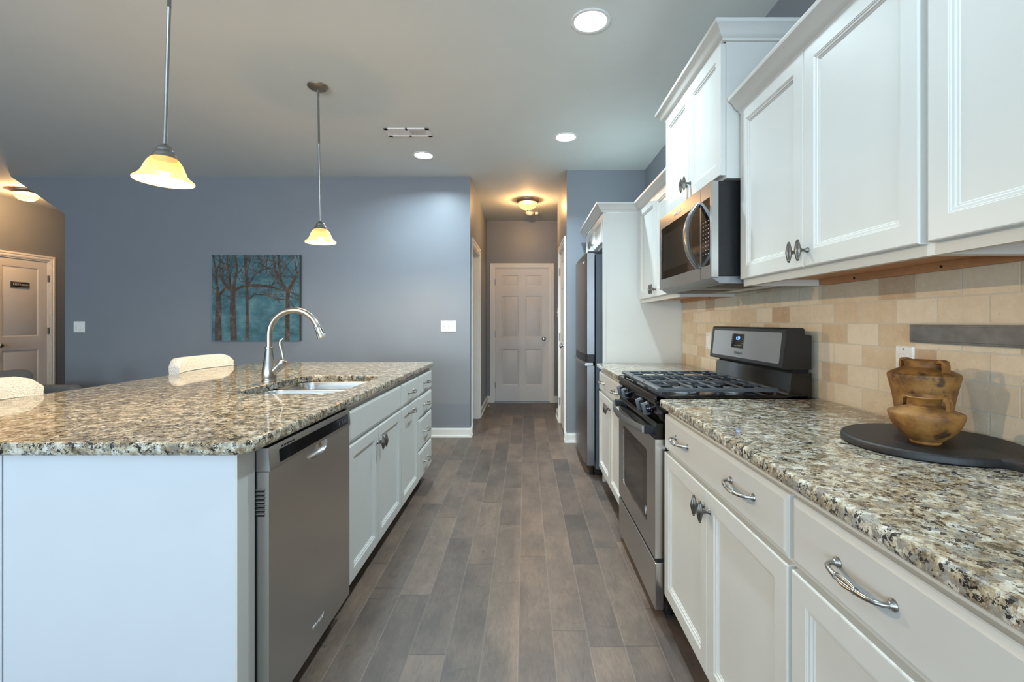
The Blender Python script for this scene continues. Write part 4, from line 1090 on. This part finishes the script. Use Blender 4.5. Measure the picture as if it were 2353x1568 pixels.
def pot(name, label, x, y, prof, neck, handles):
    global SIDE, cy_
    cy_ = y
    t = thing(name, label, 'pottery jar', (x, y, ZBRD), None)
    b = MB().lathe(prof, (x, y, ZBRD), 56, cap=False).build('body', 'aged_pottery', t, angle=28)
    for ang in handles:
        d = V3((math.cos(ang), math.sin(ang), 0)); SIDE = V3((-d.y, d.x, 0)); o = V3((x, y, ZBRD)); mb = MB()
        strap(mb, [o+d*a+EZ*b_ for a, b_ in neck], .017, .008); mb.build('handle', 'aged_pottery', t, angle=50)
H = .188
pot('tall_jar', 'taller aged golden-brown jar with small lug handles at the back of the black board', 1.072, 1.272,
    [(0, 0), (.052, 0), (.055, .006), (.0585, .03), (.0625, .06), (.067, .088), (.0715, .112), (.0755, .130), (.0780, .141), (.0788, .147), (.0775, .1515), (.074, .1545), (.060, .162), (.046, .1675), (.040, .171), (.041, .182), (.043, .186), (.041, .188), (.036, .186), (.036, .165), (.068, .145), (.050, .02), (0, .012)],
    [(.042, .184), (.054, .188), (.061, .186), (.063, .178), (.063, .159)], (math.radians(-85), math.radians(95)))
pot('squat_pot', 'shorter squat golden-brown pot with loop handles at the front of the board', .962, 1.135,
    [(0, 0), (.028, 0), (.030, .002), (.031, .007), (.040, .014), (.049, .022), (.057, .031), (.0635, .041), (.0685, .052), (.072, .062), (.0738, .070), (.0730, .0735), (.0705, .0755), (.045, .085), (.030, .090), (.0275, .093), (.028, .097), (.034, .106), (.0405, .111), (.0390, .1125), (.031, .107), (.024, .096), (.060, .072), (.050, .03), (0, .012)],
    [(.037, .108), (.044, .107), (.047, .101), (.048, .092), (.048, .083)], (math.radians(-66), math.radians(114)))

# ------------------------------------------------------------------ counter stools and armchair
def rounded(mb, x0, x1, y0, y1, z0, z1, r, seg=4): return mb.box(x0, x1, y0, y1, z0, z1, r, seg)
def stool(y, label, zt, x=-2.18):
    t = thing('counter_stool', label, 'bar stool', (x+.2, y, 0), 'counter stools')
    mb = MB(); w = .27
    # curved upholstered back, tapering downwards
    L = []
    for k in range(17):
        u = -1+2*k/16; prof = []
        cxk = x+.06*(u*u)-.02; yy = y+u*w
        for a, b in rrect(-.035, .035, 0, 1, .03, 3):
            zz = .60+b*(zt-.60-.05*max(0, abs(u)-.75)**2*16*0.9); prof.append((cxk+a, yy*1.0-(1-b)*u*.035, zz))
        L.append(prof)
    mb.loops(L); 
    o = mb.build('backrest', 'boucle', t, angle=80)
    md = o.modifiers.new('bevel', 'BEVEL'); md.width = .028; md.segments = 4; md.limit_method = 'ANGLE'; md.angle_limit = math.radians(40)
    mb = MB(); mb.tube([(x+.06*(u*u)-.02+.037, y+u*w*.985, zt-.085) for u in [-1+2*k/16 for k in range(17)]], .0035, 8); mb.build('welt', 'boucle', o)
    rounded(MB(), x-.02, x+.42, y-.25, y+.25, .56, .66, .04).build('seat', 'boucle', t, angle=80)
    for sx in (0, 1):
        for sy in (-1, 1): MB().tube([(x+.03+sx*.34, y+sy*.20, .565), (x+(-.02 if not sx else .42), y+sy*.24, .0)], [.020, .013], 12).build('leg', 'dark_wood_leg', t)
    mb = MB(); mb.tube([(x+.40, y-.225, .20), (x+.40, y+.225, .20)], .010, 10); mb.build('footrest', 'dark_metal', t)
    return t
stool(3.145, 'cream boucle counter stool tucked behind the island, below the tree painting', .992)
stool(1.80, 'cream boucle counter stool at the left edge, nearer the camera', .985)
t = thing('armchair', 'grey upholstered chair behind the nearer cream stool, in front of the restroom door', 'chair', (-4.6, 4.15, 0))
rounded(MB(), -5.0, -4.28, 3.75, 4.50, .22, .46, .05).build('seat', 'grey_upholstery', t, angle=80)
mb = MB(); rounded(mb, -4.36, -4.19, 3.42, 4.05, .25, .815, .055)
mb.build('backrest', 'grey_upholstery', t, angle=80)
for sy in (3.70, 4.48): rounded(MB(), -5.0, -4.24, sy-.06, sy+.06, .22, .62, .04).build('arm', 'grey_upholstery', t, angle=80)
for x in (-4.95, -4.28):
    for y in (3.70, 4.44): MB().tube([(x, y, .225), (x, y, 0)], [.02, .014], 12).build('leg', 'dark_wood_leg', t)

for o in bpy.data.objects:
    if '_L' in o: del o['_L']
